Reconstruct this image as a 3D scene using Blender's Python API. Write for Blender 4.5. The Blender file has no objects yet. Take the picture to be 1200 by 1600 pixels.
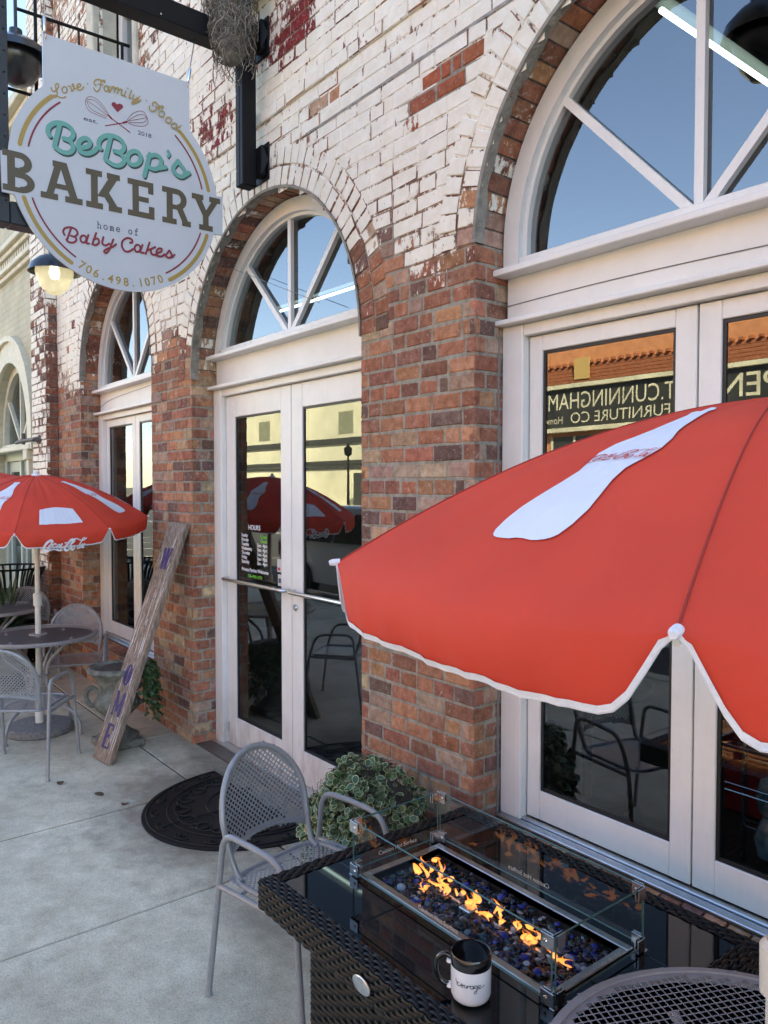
import bpy, math, random
from math import sin, cos, pi, radians, sqrt, atan2
from mathutils import Vector, Matrix, noise
random.seed(7)
scene = bpy.context.scene
COL = scene.collection

# ------------------------------------------------------------ camera
cam = bpy.data.cameras.new('camera'); camo = bpy.data.objects.new('camera', cam); COL.objects.link(camo)
cam.sensor_fit = 'VERTICAL'; cam.sensor_height = 36.0; cam.lens = 36.0*1201.5/1600
cam.clip_start = 0.05; cam.clip_end = 3000
YAW, PIT = radians(38.37), radians(1.92)
Fw = Vector((-cos(YAW)*cos(PIT), sin(YAW)*cos(PIT), -sin(PIT)))
camo.location = (0, -2.34, 1.872)
camo.rotation_euler = Fw.to_track_quat('-Z', 'Y').to_euler()
scene.camera = camo
# ------------------------------------------------------------ sky and sun (sun stands behind the bakery)
SUN_EL, SUN_AZ = radians(38), radians(52)      # azimuth measured from +Y
w = bpy.data.worlds.new('World'); scene.world = w; w.use_nodes = True
nt = w.node_tree; bg = nt.nodes['Background']
sky = nt.nodes.new('ShaderNodeTexSky'); sky.sky_type = 'NISHITA'; sky.sun_disc = False
sky.sun_elevation = SUN_EL; sky.sun_rotation = SUN_AZ; sky.ozone_density = 0.25; sky.air_density = 1.0; sky.dust_density = 0.25
nt.links.new(sky.outputs[0], bg.inputs[0]); bg.inputs[1].default_value = 0.070
sl = bpy.data.lights.new('sun', 'SUN'); sl.energy = 5.0; sl.angle = radians(0.53); sl.color = (1.0, 0.95, 0.65)
so = bpy.data.objects.new('sun', sl); COL.objects.link(so); so.location = (-5, 40, 30)
sd = Vector((sin(SUN_AZ)*cos(SUN_EL), cos(SUN_AZ)*cos(SUN_EL), sin(SUN_EL)))
so.rotation_euler = (-sd).to_track_quat('-Z', 'Y').to_euler()
scene.view_settings.view_transform = 'Standard'; scene.view_settings.look = 'None'
scene.view_settings.exposure = 3.08; scene.view_settings.gamma = 1.0
scene.cycles.max_bounces = 10; scene.cycles.transparent_max_bounces = 16; scene.cycles.glossy_bounces = 6
scene.cycles.caustics_reflective = False; scene.cycles.caustics_refractive = False
scene.cycles.sample_clamp_indirect = 6
scene.cycles.use_denoising = True

# ------------------------------------------------------------ mesh helpers
class MB:
    def __init__(s): s.v = []; s.f = []; s.m = []; s.c = []; s.cur = 0; s.col = None
    def vert(s, p): s.v.append(tuple(p)); return len(s.v)-1
    def face(s, idx, col=None):
        s.f.append(tuple(idx)); s.m.append(s.cur); s.c.append(col if col is not None else s.col)
    def quad(s, a, b, c, d, col=None):
        n = len(s.v); s.v += [tuple(a), tuple(b), tuple(c), tuple(d)]; s.face((n, n+1, n+2, n+3), col)
    def poly(s, pts, col=None):
        n = len(s.v); s.v += [tuple(p) for p in pts]; s.face(range(n, n+len(pts)), col)
    def box(s, x0, x1, y0, y1, z0, z1, b=0.0, M=None):
        """box with chamfered edges b"""
        X, Y, Z = (x0, x1), (y0, y1), (z0, z1)
        if b <= 0:
            P = [Vector((X[i], Y[j], Z[k])) for i in (0, 1) for j in (0, 1) for k in (0, 1)]
            if M: P = [M @ p for p in P]
            n = len(s.v); s.v += [tuple(p) for p in P]
            for q in ((0, 1, 3, 2), (4, 6, 7, 5), (0, 4, 5, 1), (2, 3, 7, 6), (0, 2, 6, 4), (1, 5, 7, 3)): s.face([n+i for i in q])
            return
        idx = {}
        for i in (0, 1):
            for j in (0, 1):
                for k in (0, 1):
                    sx, sy, sz = (1 if i == 0 else -1), (1 if j == 0 else -1), (1 if k == 0 else -1)
                    c = Vector((X[i], Y[j], Z[k]))
                    for ax, off in ((0, (0, sy*b, sz*b)), (1, (sx*b, 0, sz*b)), (2, (sx*b, sy*b, 0))):
                        p = c+Vector(off)
                        if M: p = M @ p
                        idx[(i, j, k, ax)] = s.vert(p)
        for i in (0, 1):
            r = [idx[(i, 0, 0, 0)], idx[(i, 0, 1, 0)], idx[(i, 1, 1, 0)], idx[(i, 1, 0, 0)]]
            s.face(r if i == 0 else r[::-1])
            r = [idx[(0, i, 0, 1)], idx[(1, i, 0, 1)], idx[(1, i, 1, 1)], idx[(0, i, 1, 1)]]
            s.face(r if i == 0 else r[::-1])
            r = [idx[(0, 0, i, 2)], idx[(0, 1, i, 2)], idx[(1, 1, i, 2)], idx[(1, 0, i, 2)]]
            s.face(r if i == 0 else r[::-1])
        for a in (0, 1):
            for bb in (0, 1):
                s.face([idx[(a, bb, 0, 0)], idx[(a, bb, 1, 0)], idx[(a, bb, 1, 1)], idx[(a, bb, 0, 1)]])
                s.face([idx[(a, 0, bb, 0)], idx[(a, 1, bb, 0)], idx[(a, 1, bb, 2)], idx[(a, 0, bb, 2)]])
                s.face([idx[(0, a, bb, 1)], idx[(1, a, bb, 1)], idx[(1, a, bb, 2)], idx[(0, a, bb, 2)]])
        for i in (0, 1):
            for j in (0, 1):
                for k in (0, 1): s.face([idx[(i, j, k, 0)], idx[(i, j, k, 1)], idx[(i, j, k, 2)]])
    def tube(s, pts, r, n=8, smooth=0, closed=False, caps=True):
        P = [Vector(p) for p in pts]
        if smooth: P = catmull(P, smooth, closed)
        rr = r if isinstance(r, (list, tuple)) else None
        N = len(P); t0 = None; base = len(s.v); up = None
        for i, p in enumerate(P):
            if closed: t = (P[(i+1) % N]-P[(i-1) % N])
            else: t = P[min(i+1, N-1)]-P[max(i-1, 0)]
            if t.length < 1e-9: t = Vector((0, 0, 1))
            t.normalize()
            if up is None:
                up = Vector((0, 0, 1)) if abs(t.z) < .9 else Vector((1, 0, 0))
            up = (up-t*up.dot(t))
            if up.length < 1e-6: up = t.orthogonal()
            up.normalize(); sd_ = t.cross(up)
            ra = rr[min(int(i*len(rr)/N), len(rr)-1)] if rr else r
            for k in range(n):
                a = 2*pi*k/n; s.v.append(tuple(p+(sd_*cos(a)+up*sin(a))*ra))
        for i in range(N if closed else N-1):
            j = (i+1) % N
            for k in range(n):
                k2 = (k+1) % n
                s.face((base+i*n+k, base+i*n+k2, base+j*n+k2, base+j*n+k))
        if caps and not closed:
            s.face([base+k for k in range(n)][::-1]); s.face([base+(N-1)*n+k for k in range(n)])
    def lathe(s, prof, c=(0, 0, 0), n=24, M=None):
        base = len(s.v); c = Vector(c)
        for r, z in prof:
            for k in range(n):
                a = 2*pi*k/n; p = Vector((r*cos(a), r*sin(a), z))
                if M: p = M @ p
                s.v.append(tuple(p+c))
        for i in range(len(prof)-1):
            for k in range(n):
                k2 = (k+1) % n; s.face((base+i*n+k, base+i*n+k2, base+(i+1)*n+k2, base+(i+1)*n+k))
        s.face([base+k for k in range(n)][::-1]); s.face([base+(len(prof)-1)*n+k for k in range(n)])
    def ribbon(s, pts2, wd, mp, smooth=4, z0=0.0, cap=5):
        """flat stroke of width wd along 2-D points; mp(u,v,h) -> 3-D"""
        P = [Vector((a, b, 0)) for a, b in pts2]
        if smooth and len(P) > 2: P = catmull(P, smooth)
        N = len(P); L = []; Rr = []
        W = wd if isinstance(wd, (list, tuple)) else [wd]*N
        if len(W) != N: W = [W[min(int(i*len(W)/N), len(W)-1)] for i in range(N)]
        T = []
        for i in range(N):
            t = P[min(i+1, N-1)]-P[max(i-1, 0)]
            if t.length < 1e-9: t = Vector((1, 0, 0))
            T.append(t.normalized())
        b = len(s.v)
        for i in range(N):
            nn = Vector((-T[i].y, T[i].x, 0))*W[i]*.5; h = z0+.00025*i/N
            a_, b_ = P[i]+nn, P[i]-nn
            s.v.append(tuple(mp(a_.x, a_.y, h))); s.v.append(tuple(mp(b_.x, b_.y, h)))
        for i in range(N-1): s.face((b+2*i+1, b+2*i+3, b+2*i+2, b+2*i))
        for e, sg in ((0, -1), (N-1, 1)):
            h = z0+.00025*e/N; a0 = atan2(T[e].y, T[e].x)
            aa = a0+(0 if sg > 0 else pi)
            pts = [P[e]+Vector((cos(aa-pi/2+pi*k/cap), sin(aa-pi/2+pi*k/cap), 0))*W[e]*.5 for k in range(cap+1)]
            s.poly([mp(p.x, p.y, h) for p in pts])
    def build(s, name, mats, parent=None, smooth=30, at=None):
        me = bpy.data.meshes.new(name)
        me.from_pydata(s.v, [], s.f)
        if not isinstance(mats, (list, tuple)): mats = [mats]
        for m in mats: me.materials.append(m)
        me.polygons.foreach_set('material_index', s.m)
        if any(c is not None for c in s.c):
            ca = me.color_attributes.new('bc', 'FLOAT_COLOR', 'CORNER'); arr = []
            for f, c in zip(s.f, s.c): arr += list(c if c is not None else (1, 1, 1, 0))*len(f)
            ca.data.foreach_set('color', arr)
        if smooth:
            me.polygons.foreach_set('use_smooth', [True]*len(me.polygons))
            me.set_sharp_from_angle(angle=radians(smooth))
        me.update()
        o = bpy.data.objects.new(name, me); COL.objects.link(o)
        if parent is not None:
            o.parent = parent
            if at != 'local': o.matrix_parent_inverse = world_of(parent).inverted()
        return o
def world_of(o):
    M = Matrix.LocRotScale(o.location, o.rotation_euler, o.scale)
    if o.parent: M = world_of(o.parent) @ o.matrix_parent_inverse @ M
    return M
def catmull(P, k, closed=False):
    N = len(P); out = []
    rng = range(N if closed else N-1)
    for i in rng:
        if closed: p0, p1, p2, p3 = P[(i-1) % N], P[i], P[(i+1) % N], P[(i+2) % N]
        else: p0, p1, p2, p3 = P[max(i-1, 0)], P[i], P[i+1], P[min(i+2, N-1)]
        for j in range(k):
            t = j/k
            out.append(.5*((2*p1)+(p2-p0)*t+(2*p0-5*p1+4*p2-p3)*t*t+(3*p1-p0-3*p2+p3)*t*t*t))
    if not closed: out.append(P[-1])
    return out
def bend(pts, r=.05, k=5):
    """round the corners of a polyline"""
    P = [Vector(p) for p in pts]; out = [P[0]]
    for i in range(1, len(P)-1):
        a, b, c = P[i-1], P[i], P[i+1]
        d1 = min(r, (a-b).length*.45); d2 = min(r, (c-b).length*.45)
        q0 = b+(a-b).normalized()*d1; q1 = b+(c-b).normalized()*d2
        for j in range(k+1):
            t = j/k; out.append(q0*(1-t)**2+b*2*t*(1-t)+q1*t*t)
    out.append(P[-1]); return out
def empty(name, loc=(0, 0, 0), rz=0, label=None, cat=None, group=None):
    o = bpy.data.objects.new(name, None); COL.objects.link(o); o.location = loc; o.rotation_euler = (0, 0, rz)
    o.empty_display_size = .1
    if label: tag(o, label, cat, group)
    return o
def tag(o, label=None, cat=None, group=None, kind=None):
    if label: o['label'] = label
    if cat: o['category'] = cat
    if group: o['group'] = group
    if kind: o['kind'] = kind
    return o
def copy_tree(o, parent=None):
    c = o.copy(); COL.objects.link(c)
    if parent is not None: c.parent = parent
    for ch in list(o.children): copy_tree(ch, c)
    return c
def text_polys(body, size, align='LEFT', offset=0.0):
    cu = bpy.data.curves.new('t', 'FONT'); cu.body = body; cu.size = size; cu.align_x = align; cu.offset = offset; cu.resolution_u = 3
    ob = bpy.data.objects.new('t', cu); COL.objects.link(ob)
    dg = bpy.context.evaluated_depsgraph_get(); me = bpy.data.meshes.new_from_object(ob.evaluated_get(dg))
    V = [v.co.copy() for v in me.vertices]; Fs = [tuple(p.vertices) for p in me.polygons]
    bpy.data.objects.remove(ob); bpy.data.curves.remove(cu); bpy.data.meshes.remove(me)
    return V, Fs
def add_text(mb, body, size, mp, align='LEFT', sx=1.0, offset=0.0, fit=None):
    V, Fs = text_polys(body, size, align, offset)
    if fit:
        wd = max(v.x for v in V)-min(v.x for v in V); sx = fit/wd
    b = len(mb.v)
    for v in V: mb.v.append(tuple(mp(v.x*sx, v.y, 0)))
    for f in Fs: mb.face([b+i for i in f])

# ------------------------------------------------------------ material helpers
def mat(name, col=(.5, .5, .5), rough=.6, metal=0.0, spec=.5, var=0.0, scale=8.0, bump=0.0, bscale=60.0, emit=None, estr=0, coat=0.0, detail=4.0, col2=None, rvar=0.0, stretch=None):
    m = bpy.data.materials.new(name); m.use_nodes = True; t = m.node_tree; b = t.nodes['Principled BSDF']
    b.inputs['Base Color'].default_value = (*col, 1); b.inputs['Roughness'].default_value = rough
    b.inputs['Metallic'].default_value = metal; b.inputs['Specular IOR Level'].default_value = spec
    if coat: b.inputs['Coat Weight'].default_value = coat
    if emit: b.inputs['Emission Color'].default_value = (*emit, 1); b.inputs['Emission Strength'].default_value = estr
    if var or bump or col2 or rvar:
        tc = t.nodes.new('ShaderNodeTexCoord'); src = tc.outputs['Object']
        if stretch:
            mp = t.nodes.new('ShaderNodeMapping'); mp.inputs['Scale'].default_value = stretch; t.links.new(src, mp.inputs[0]); src = mp.outputs[0]
    if var or col2:
        n = t.nodes.new('ShaderNodeTexNoise'); n.inputs['Scale'].default_value = scale; n.inputs['Detail'].default_value = detail
        n.inputs['Roughness'].default_value = .65
        t.links.new(src, n.inputs['Vector'])
        r = t.nodes.new('ShaderNodeValToRGB'); r.color_ramp.elements[0].position = .3; r.color_ramp.elements[1].position = .7
        c2 = col2 or tuple(min(1, c*(1+var)) for c in col); c1 = col if col2 else tuple(c*(1-var) for c in col)
        r.color_ramp.elements[0].color = (*c1, 1); r.color_ramp.elements[1].color = (*c2, 1)
        t.links.new(n.outputs[0], r.inputs[0]); t.links.new(r.outputs[0], b.inputs['Base Color'])
        if rvar:
            mr = t.nodes.new('ShaderNodeMapRange'); mr.inputs[3].default_value = rough-rvar; mr.inputs[4].default_value = rough+rvar
            t.links.new(n.outputs[0], mr.inputs[0]); t.links.new(mr.outputs[0], b.inputs['Roughness'])
    if bump:
        n2 = t.nodes.new('ShaderNodeTexNoise'); n2.inputs['Scale'].default_value = bscale; n2.inputs['Detail'].default_value = 3
        t.links.new(src, n2.inputs['Vector'])
        bp = t.nodes.new('ShaderNodeBump'); bp.inputs['Strength'].default_value = bump; bp.inputs['Distance'].default_value = .01
        t.links.new(n2.outputs[0], bp.inputs['Height']); t.links.new(bp.outputs[0], b.inputs['Normal'])
    return m
def glass_mat(name, tint=(.8, .85, .85), ior=1.7, wav=0.0, wscale=3.0, rough=0.0):
    m = bpy.data.materials.new(name); m.use_nodes = True; t = m.node_tree; t.nodes.clear()
    o = t.nodes.new('ShaderNodeOutputMaterial'); mx = t.nodes.new('ShaderNodeMixShader'); fr = t.nodes.new('ShaderNodeFresnel')
    tr = t.nodes.new('ShaderNodeBsdfTransparent'); gl = t.nodes.new('ShaderNodeBsdfGlossy')
    tr.inputs[0].default_value = (*tint, 1); gl.inputs['Roughness'].default_value = rough; fr.inputs[0].default_value = ior
    t.links.new(fr.outputs[0], mx.inputs[0]); t.links.new(tr.outputs[0], mx.inputs[1]); t.links.new(gl.outputs[0], mx.inputs[2]); t.links.new(mx.outputs[0], o.inputs[0])
    ge = t.nodes.new('ShaderNodeNewGeometry'); mi = t.nodes.new('ShaderNodeMapRange'); mi.inputs[3].default_value = ior; mi.inputs[4].default_value = 1/ior
    t.links.new(ge.outputs['Backfacing'], mi.inputs[0]); t.links.new(mi.outputs[0], fr.inputs[0])
    if wav:
        tc = t.nodes.new('ShaderNodeTexCoord'); n = t.nodes.new('ShaderNodeTexNoise'); n.inputs['Scale'].default_value = wscale; n.inputs['Detail'].default_value = 1
        t.links.new(tc.outputs['Object'], n.inputs['Vector']); bp = t.nodes.new('ShaderNodeBump'); bp.inputs['Strength'].default_value = wav; bp.inputs['Distance'].default_value = .01
        t.links.new(n.outputs[0], bp.inputs['Height']); t.links.new(bp.outputs[0], gl.inputs['Normal'])
    return m
def N(t, kind, **kw):
    n = t.nodes.new(kind)
    for k, v in kw.items(): setattr(n, k, v)
    return n
def brick_material(name, mortar=False):
    """old brick: kiln colour in the 'bc' attribute, its alpha = how much whitewash is left"""
    m = bpy.data.materials.new(name); m.use_nodes = True; t = m.node_tree; L = t.links.new; b = t.nodes['Principled BSDF']
    b.inputs['Specular IOR Level'].default_value = .25
    tc = N(t, 'ShaderNodeTexCoord'); at = N(t, 'ShaderNodeVertexColor', layer_name='bc')
    def noise_(sc, det=5, ro=.65, st=None):
        n = N(t, 'ShaderNodeTexNoise'); n.inputs['Scale'].default_value = sc; n.inputs['Detail'].default_value = det; n.inputs['Roughness'].default_value = ro
        if st:
            mp = N(t, 'ShaderNodeMapping'); mp.inputs['Scale'].default_value = st; L(tc.outputs['Object'], mp.inputs[0]); L(mp.outputs[0], n.inputs['Vector'])
        else: L(tc.outputs['Object'], n.inputs['Vector'])
        return n.outputs[0]
    def mathn(op, a, bb, clamp=False):
        n = N(t, 'ShaderNodeMath', operation=op, use_clamp=clamp)
        for i, x in enumerate((a, bb)):
            if isinstance(x, (int, float)): n.inputs[i].default_value = x
            else: L(x, n.inputs[i])
        return n.outputs[0]
    def mr(x, a, bb, c=0.0, d=1.0):
        n = N(t, 'ShaderNodeMapRange'); n.inputs[1].default_value = a; n.inputs[2].default_value = bb; n.inputs[3].default_value = c; n.inputs[4].default_value = d; L(x, n.inputs[0]); return n.outputs[0]
    def mix(f, a, bb, typ='MIX'):
        n = N(t, 'ShaderNodeMix', data_type='RGBA', blend_type=typ)
        for i, x in ((0, f), (6, a), (7, bb)):
            if isinstance(x, (int, float)): n.inputs[i].default_value = x
            elif isinstance(x, tuple): n.inputs[i].default_value = (*x, 1)
            else: L(x, n.inputs[i])
        return n.outputs[2]
    n1, n2, n3 = noise_(22, 6), noise_(90, 4), noise_(5, 4)
    # kiln mottling, soot and lime bloom inside the clay
    c = mix(mr(n1, .35, .68), at.outputs[0], mix(1.0, at.outputs[0], (.52, .46, .44), 'MULTIPLY'))
    c = mix(mathn('MULTIPLY', mr(n2, .58, .70), .45), c, (.36, .26, .20))
    lime = mathn('MULTIPLY', mr(noise_(38, 6, .75), .56, .66), mr(n3, .36, .56))
    c = mix(mathn('MULTIPLY', lime, .7), c, (.47, .43, .40))
    if mortar:
        c = mix(mr(n1, .4, .62), at.outputs[0], mix(1.0, at.outputs[0], (.66, .62, .58), 'MULTIPLY'))
    # whitewash: peels where a streaky noise beats the amount left
    pn = mathn('ADD', mathn('MULTIPLY', noise_(26, 7, .72, (1, 1, .45)), .62), mathn('MULTIPLY', noise_(7, 3, .6), .38))
    pn = mr(pn, .30, .70)
    mask = mr(mathn('SUBTRACT', at.outputs[1], pn), -.03, .035)
    pw = mix(mr(noise_(11, 6, .7), .35, .7), (.74, .69, .57), (.86, .835, .75))
    pw = mix(mathn('MULTIPLY', mr(noise_(60, 4), .62, .72), .5), pw, (.50, .42, .36))
    c = mix(mask, c, pw)
    L(c, b.inputs['Base Color'])
    L(mr(mask, 0, 1, .92, .62), b.inputs['Roughness'])
    h = mathn('ADD', mathn('MULTIPLY', n2, .35), mathn('ADD', mathn('MULTIPLY', n1, .65), mathn('MULTIPLY', mask, .28)))
    bp = N(t, 'ShaderNodeBump'); bp.inputs['Strength'].default_value = .55; bp.inputs['Distance'].default_value = .006
    L(h, bp.inputs['Height']); L(bp.outputs[0], b.inputs['Normal'])
    return m
def concrete_material():
    m = bpy.data.materials.new('concrete'); m.use_nodes = True; t = m.node_tree; L = t.links.new; b = t.nodes['Principled BSDF']
    tc = N(t, 'ShaderNodeTexCoord')
    def noise_(sc, det=6, ro=.65):
        n = N(t, 'ShaderNodeTexNoise'); n.inputs['Scale'].default_value = sc; n.inputs['Detail'].default_value = det; n.inputs['Roughness'].default_value = ro
        L(tc.outputs['Object'], n.inputs['Vector']); return n.outputs[0]
    def ramp(x, stops):
        r = N(t, 'ShaderNodeValToRGB'); e = r.color_ramp.elements
        e[0].position, e[0].color = stops[0][0], (*stops[0][1], 1); e[1].position, e[1].color = stops[-1][0], (*stops[-1][1], 1)
        for p, c in stops[1:-1]:
            q = e.new(p); q.color = (*c, 1)
        L(x, r.inputs[0]); return r.outputs[0]
    def mix(f, a, c, typ='MIX'):
        n = N(t, 'ShaderNodeMix', data_type='RGBA', blend_type=typ)
        for i, x in ((0, f), (6, a), (7, c)):
            if isinstance(x, (int, float)): n.inputs[i].default_value = x
            elif isinstance(x, tuple): n.inputs[i].default_value = (*x, 1)
            else: L(x, n.inputs[i])
        return n.outputs[2]
    big = ramp(noise_(1.1, 7, .62), [(.30, (.50, .455, .34)), (.5, (.67, .625, .48)), (.72, (.76, .72, .575))])
    mid = ramp(noise_(7, 8, .72), [(.3, (.72, .70, .66)), (.6, (1.02, 1.02, 1.02))])
    grit = ramp(noise_(170, 3, .6), [(.34, (.74, .72, .68)), (.52, (1, 1, 1)), (.74, (1.14, 1.13, 1.11))])
    c = mix(1.0, mix(1.0, big, mid, 'MULTIPLY'), grit, 'MULTIPLY')
    sp = N(t, 'ShaderNodeTexVoronoi'); sp.inputs['Scale'].default_value = 42; L(tc.outputs['Object'], sp.inputs['Vector'])
    spk = ramp(sp.outputs['Distance'], [(.06, (1, 1, 1)), (.12, (0, 0, 0))])
    gate = ramp(noise_(9, 3), [(.56, (0, 0, 0)), (.63, (1, 1, 1))])
    sg = N(t, 'ShaderNodeMix', data_type='RGBA', blend_type='MULTIPLY'); sg.inputs[0].default_value = 1; L(spk, sg.inputs[6]); L(gate, sg.inputs[7])
    c = mix(sg.outputs[2], c, (.10, .085, .07))
    st = ramp(noise_(2.3, 5, .7), [(.58, (0, 0, 0)), (.80, (.62, .62, .62))])
    c = mix(st, c, (.19, .155, .115))
    # spilled and trodden dirt with a place of its own: round the door mat, along the foot of the wall, by the chair; also a darker patch under the round table
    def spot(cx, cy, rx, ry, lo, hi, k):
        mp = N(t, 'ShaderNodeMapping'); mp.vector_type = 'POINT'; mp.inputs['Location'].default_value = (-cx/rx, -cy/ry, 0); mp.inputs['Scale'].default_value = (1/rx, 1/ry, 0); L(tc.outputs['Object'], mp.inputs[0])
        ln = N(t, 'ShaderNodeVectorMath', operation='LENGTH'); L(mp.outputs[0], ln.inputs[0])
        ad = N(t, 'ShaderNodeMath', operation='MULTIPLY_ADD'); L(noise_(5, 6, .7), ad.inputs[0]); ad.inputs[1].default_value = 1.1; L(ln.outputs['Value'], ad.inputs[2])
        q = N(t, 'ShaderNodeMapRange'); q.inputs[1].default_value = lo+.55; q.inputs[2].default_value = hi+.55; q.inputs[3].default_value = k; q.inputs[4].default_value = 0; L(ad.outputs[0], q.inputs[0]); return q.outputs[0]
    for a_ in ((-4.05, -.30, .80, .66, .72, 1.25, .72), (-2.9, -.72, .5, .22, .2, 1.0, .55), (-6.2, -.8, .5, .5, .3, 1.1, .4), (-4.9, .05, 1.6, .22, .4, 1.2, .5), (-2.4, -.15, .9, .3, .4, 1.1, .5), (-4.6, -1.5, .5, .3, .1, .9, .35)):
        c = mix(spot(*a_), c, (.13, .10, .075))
    L(c, b.inputs['Base Color']); b.inputs['Roughness'].default_value = .88; b.inputs['Specular IOR Level'].default_value = .25
    bp = N(t, 'ShaderNodeBump'); bp.inputs['Strength'].default_value = .35; bp.inputs['Distance'].default_value = .004
    L(noise_(130, 5, .7), bp.inputs['Height']); L(bp.outputs[0], b.inputs['Normal'])
    return m
def joinery():
    """white paint with brush drag, rain grime low down and scuffs"""
    m = mat('white_joinery', (.76, .75, .72), .42, bump=.05, bscale=30); t = m.node_tree; L = t.links.new; b = t.nodes['Principled BSDF']
    tc = N(t, 'ShaderNodeTexCoord'); sp = N(t, 'ShaderNodeSeparateXYZ'); L(tc.outputs['Object'], sp.inputs[0])
    def nz(sc, st, det=5):
        mp = N(t, 'ShaderNodeMapping'); mp.inputs['Scale'].default_value = st; L(tc.outputs['Object'], mp.inputs[0])
        n = N(t, 'ShaderNodeTexNoise'); n.inputs['Scale'].default_value = sc; n.inputs['Detail'].default_value = det; n.inputs['Roughness'].default_value = .7; L(mp.outputs[0], n.inputs[0]); return n.outputs[0]
    def mr(x, a, c, d, e):
        n = N(t, 'ShaderNodeMapRange'); n.inputs[1].default_value, n.inputs[2].default_value, n.inputs[3].default_value, n.inputs[4].default_value = a, c, d, e; L(x, n.inputs[0]); return n.outputs[0]
    def mu(a, c):
        n = N(t, 'ShaderNodeMath', operation='MULTIPLY'); L(a, n.inputs[0]); L(c, n.inputs[1]); return n.outputs[0]
    def mix(f, a, c):
        n = N(t, 'ShaderNodeMix', data_type='RGBA')
        for i, x in ((0, f), (6, a), (7, c)):
            if isinstance(x, tuple): n.inputs[i].default_value = (*x, 1)
            else: L(x, n.inputs[i])
        return n.outputs[2]
    c = mix(mr(nz(3, (1, 1, 1)), .3, .7, 0, 1), (.70, .69, .66), (.78, .77, .745))
    c = mix(mr(nz(22, (1, 1, .12)), .50, .85, 0, .35), c, (.58, .56, .52))
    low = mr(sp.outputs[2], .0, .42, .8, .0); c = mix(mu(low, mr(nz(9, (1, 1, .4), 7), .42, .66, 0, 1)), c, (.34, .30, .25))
    c = mix(mr(nz(55, (1, 1, 1), 3), .70, .76, 0, .7), c, (.42, .39, .35))
    L(c, b.inputs['Base Color']); return m
M_BRICK = brick_material('old_brick'); M_MORTAR = brick_material('mortar', True); M_CONC = concrete_material()
M_WHITE = joinery()
M_WHITE2 = mat('white_board', (.74, .72, .68), .5, var=.06, scale=3, bump=.05, bscale=14)
M_GASKET = mat('black_gasket', (.012, .012, .013), .5)
M_PANE = glass_mat('window_glass', (.60, .64, .64), 2.3, .03, 1.7)
M_PANE2 = glass_mat('fanlight_glass', (.60, .64, .65), 2.9, .006, 1.5)
M_ALU = mat('mill_aluminium', (.62, .63, .65), .32, 1.0, bump=.05, bscale=200, var=.08, scale=20)
M_STEEL = mat('brushed_steel', (.62, .61, .60), .25, 1.0, bump=.03, bscale=300)
M_BLACKST = mat('black_painted_steel', (.006, .006, .007), .5, spec=.18, var=.25, scale=9, bump=.05, bscale=40)
M_GREYST = mat('reflecting_black_steel', (.022, .026, .032), .45, .15, var=.25, scale=12)  # black steel lightened, its grey-blue reflection put into the colour
M_RED = mat('red_canvas', (.69, .058, .026), .78, var=.10, scale=2.5, bump=.10, bscale=900, detail=2)
def cloth_light(m, k):
    """thin cloth lets some daylight through"""
    t = m.node_tree; b = t.nodes['Principled BSDF']; tl = N(t, 'ShaderNodeBsdfTranslucent'); mx = N(t, 'ShaderNodeMixShader'); mx.inputs[0].default_value = k
    src = b.inputs['Base Color'].links[0].from_socket; t.links.new(src, tl.inputs[0]); t.links.new(b.outputs[0], mx.inputs[1]); t.links.new(tl.outputs[0], mx.inputs[2]); t.links.new(mx.outputs[0], t.nodes['Material Output'].inputs[0])
cloth_light(M_RED, .16)
M_FABW = mat('white_print', (.70, .73, .80), .62, var=.04, scale=6)
M_TRIM = mat('white_binding', (.74, .74, .77), .8, var=.10, scale=40, bump=.2, bscale=300)
M_REDP = mat('red_print', (.50, .03, .03), .6)
M_CHAIR = mat('grey_powder_coat', (.275, .283, .29), .36, .2, var=.10, scale=30, bump=.04, bscale=250)
M_CHAIR2 = mat('taupe_powder_coat', (.29, .28, .285), .42, .15, var=.10, scale=30, bump=.04, bscale=250)
M_WICKER = mat('dark_wicker', (.007, .0062, .0065), .36, spec=.32, var=.35, scale=14, bump=.08, bscale=160)
M_BGLASS = mat('black_glass', (.0015, .002, .0028), .025, spec=.42)
M_GUARD = glass_mat('tempered_glass', (.93, .97, .95), 1.5)
M_GEDGE = mat('glass_edge', (.05, .11, .10), .2)
M_STONE = mat('weathered_stone', (.16, .15, .11), .95, col2=(.40, .39, .34), scale=16, bump=.7, bscale=70, detail=7)
M_RUBBER = mat('black_rubber', (.007, .007, .0075), .5, spec=.3, var=.3, scale=30, bump=.15, bscale=180)
# ------------------------------------------------------------ the bakery: brick front at y = 0
XM, XB, XL = -4.151, -1.443, -6.799
OPEN = [dict(x=XL, hw=.892, R=.892, zc=2.90, zb=.40, ws=.770), dict(x=XM, hw=1.009, R=1.009, zc=2.63, zb=0.0, ws=.887), dict(x=XB, hw=.892, R=.892, zc=2.90, zb=.40, ws=.770),
        dict(x=1.35, hw=.892, R=.892, zc=2.90, zb=.40, ws=.770)]
RING = .225; COURSE = .0762; WALL_L, WALL_R, WALL_T = -8.45, 6.0, 8.4
PAL = [((.39, .165, .098), 28), ((.47, .235, .130), 23), ((.30, .135, .09), 16), ((.20, .115, .092), 8), ((.50, .355, .225), 11), ((.44, .295, .215), 14)]
def brick_col(rng):
    r = rng.random()*100
    for c, wt in PAL:
        if r < wt: break
        r -= wt
    k = rng.uniform(.78, 1.18); return tuple(min(1, x*k*rng.uniform(.93, 1.07)) for x in c)
def sm(a, b, x): t = max(0, min(1, (x-a)/(b-a))); return t*t*(3-2*t)
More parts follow.
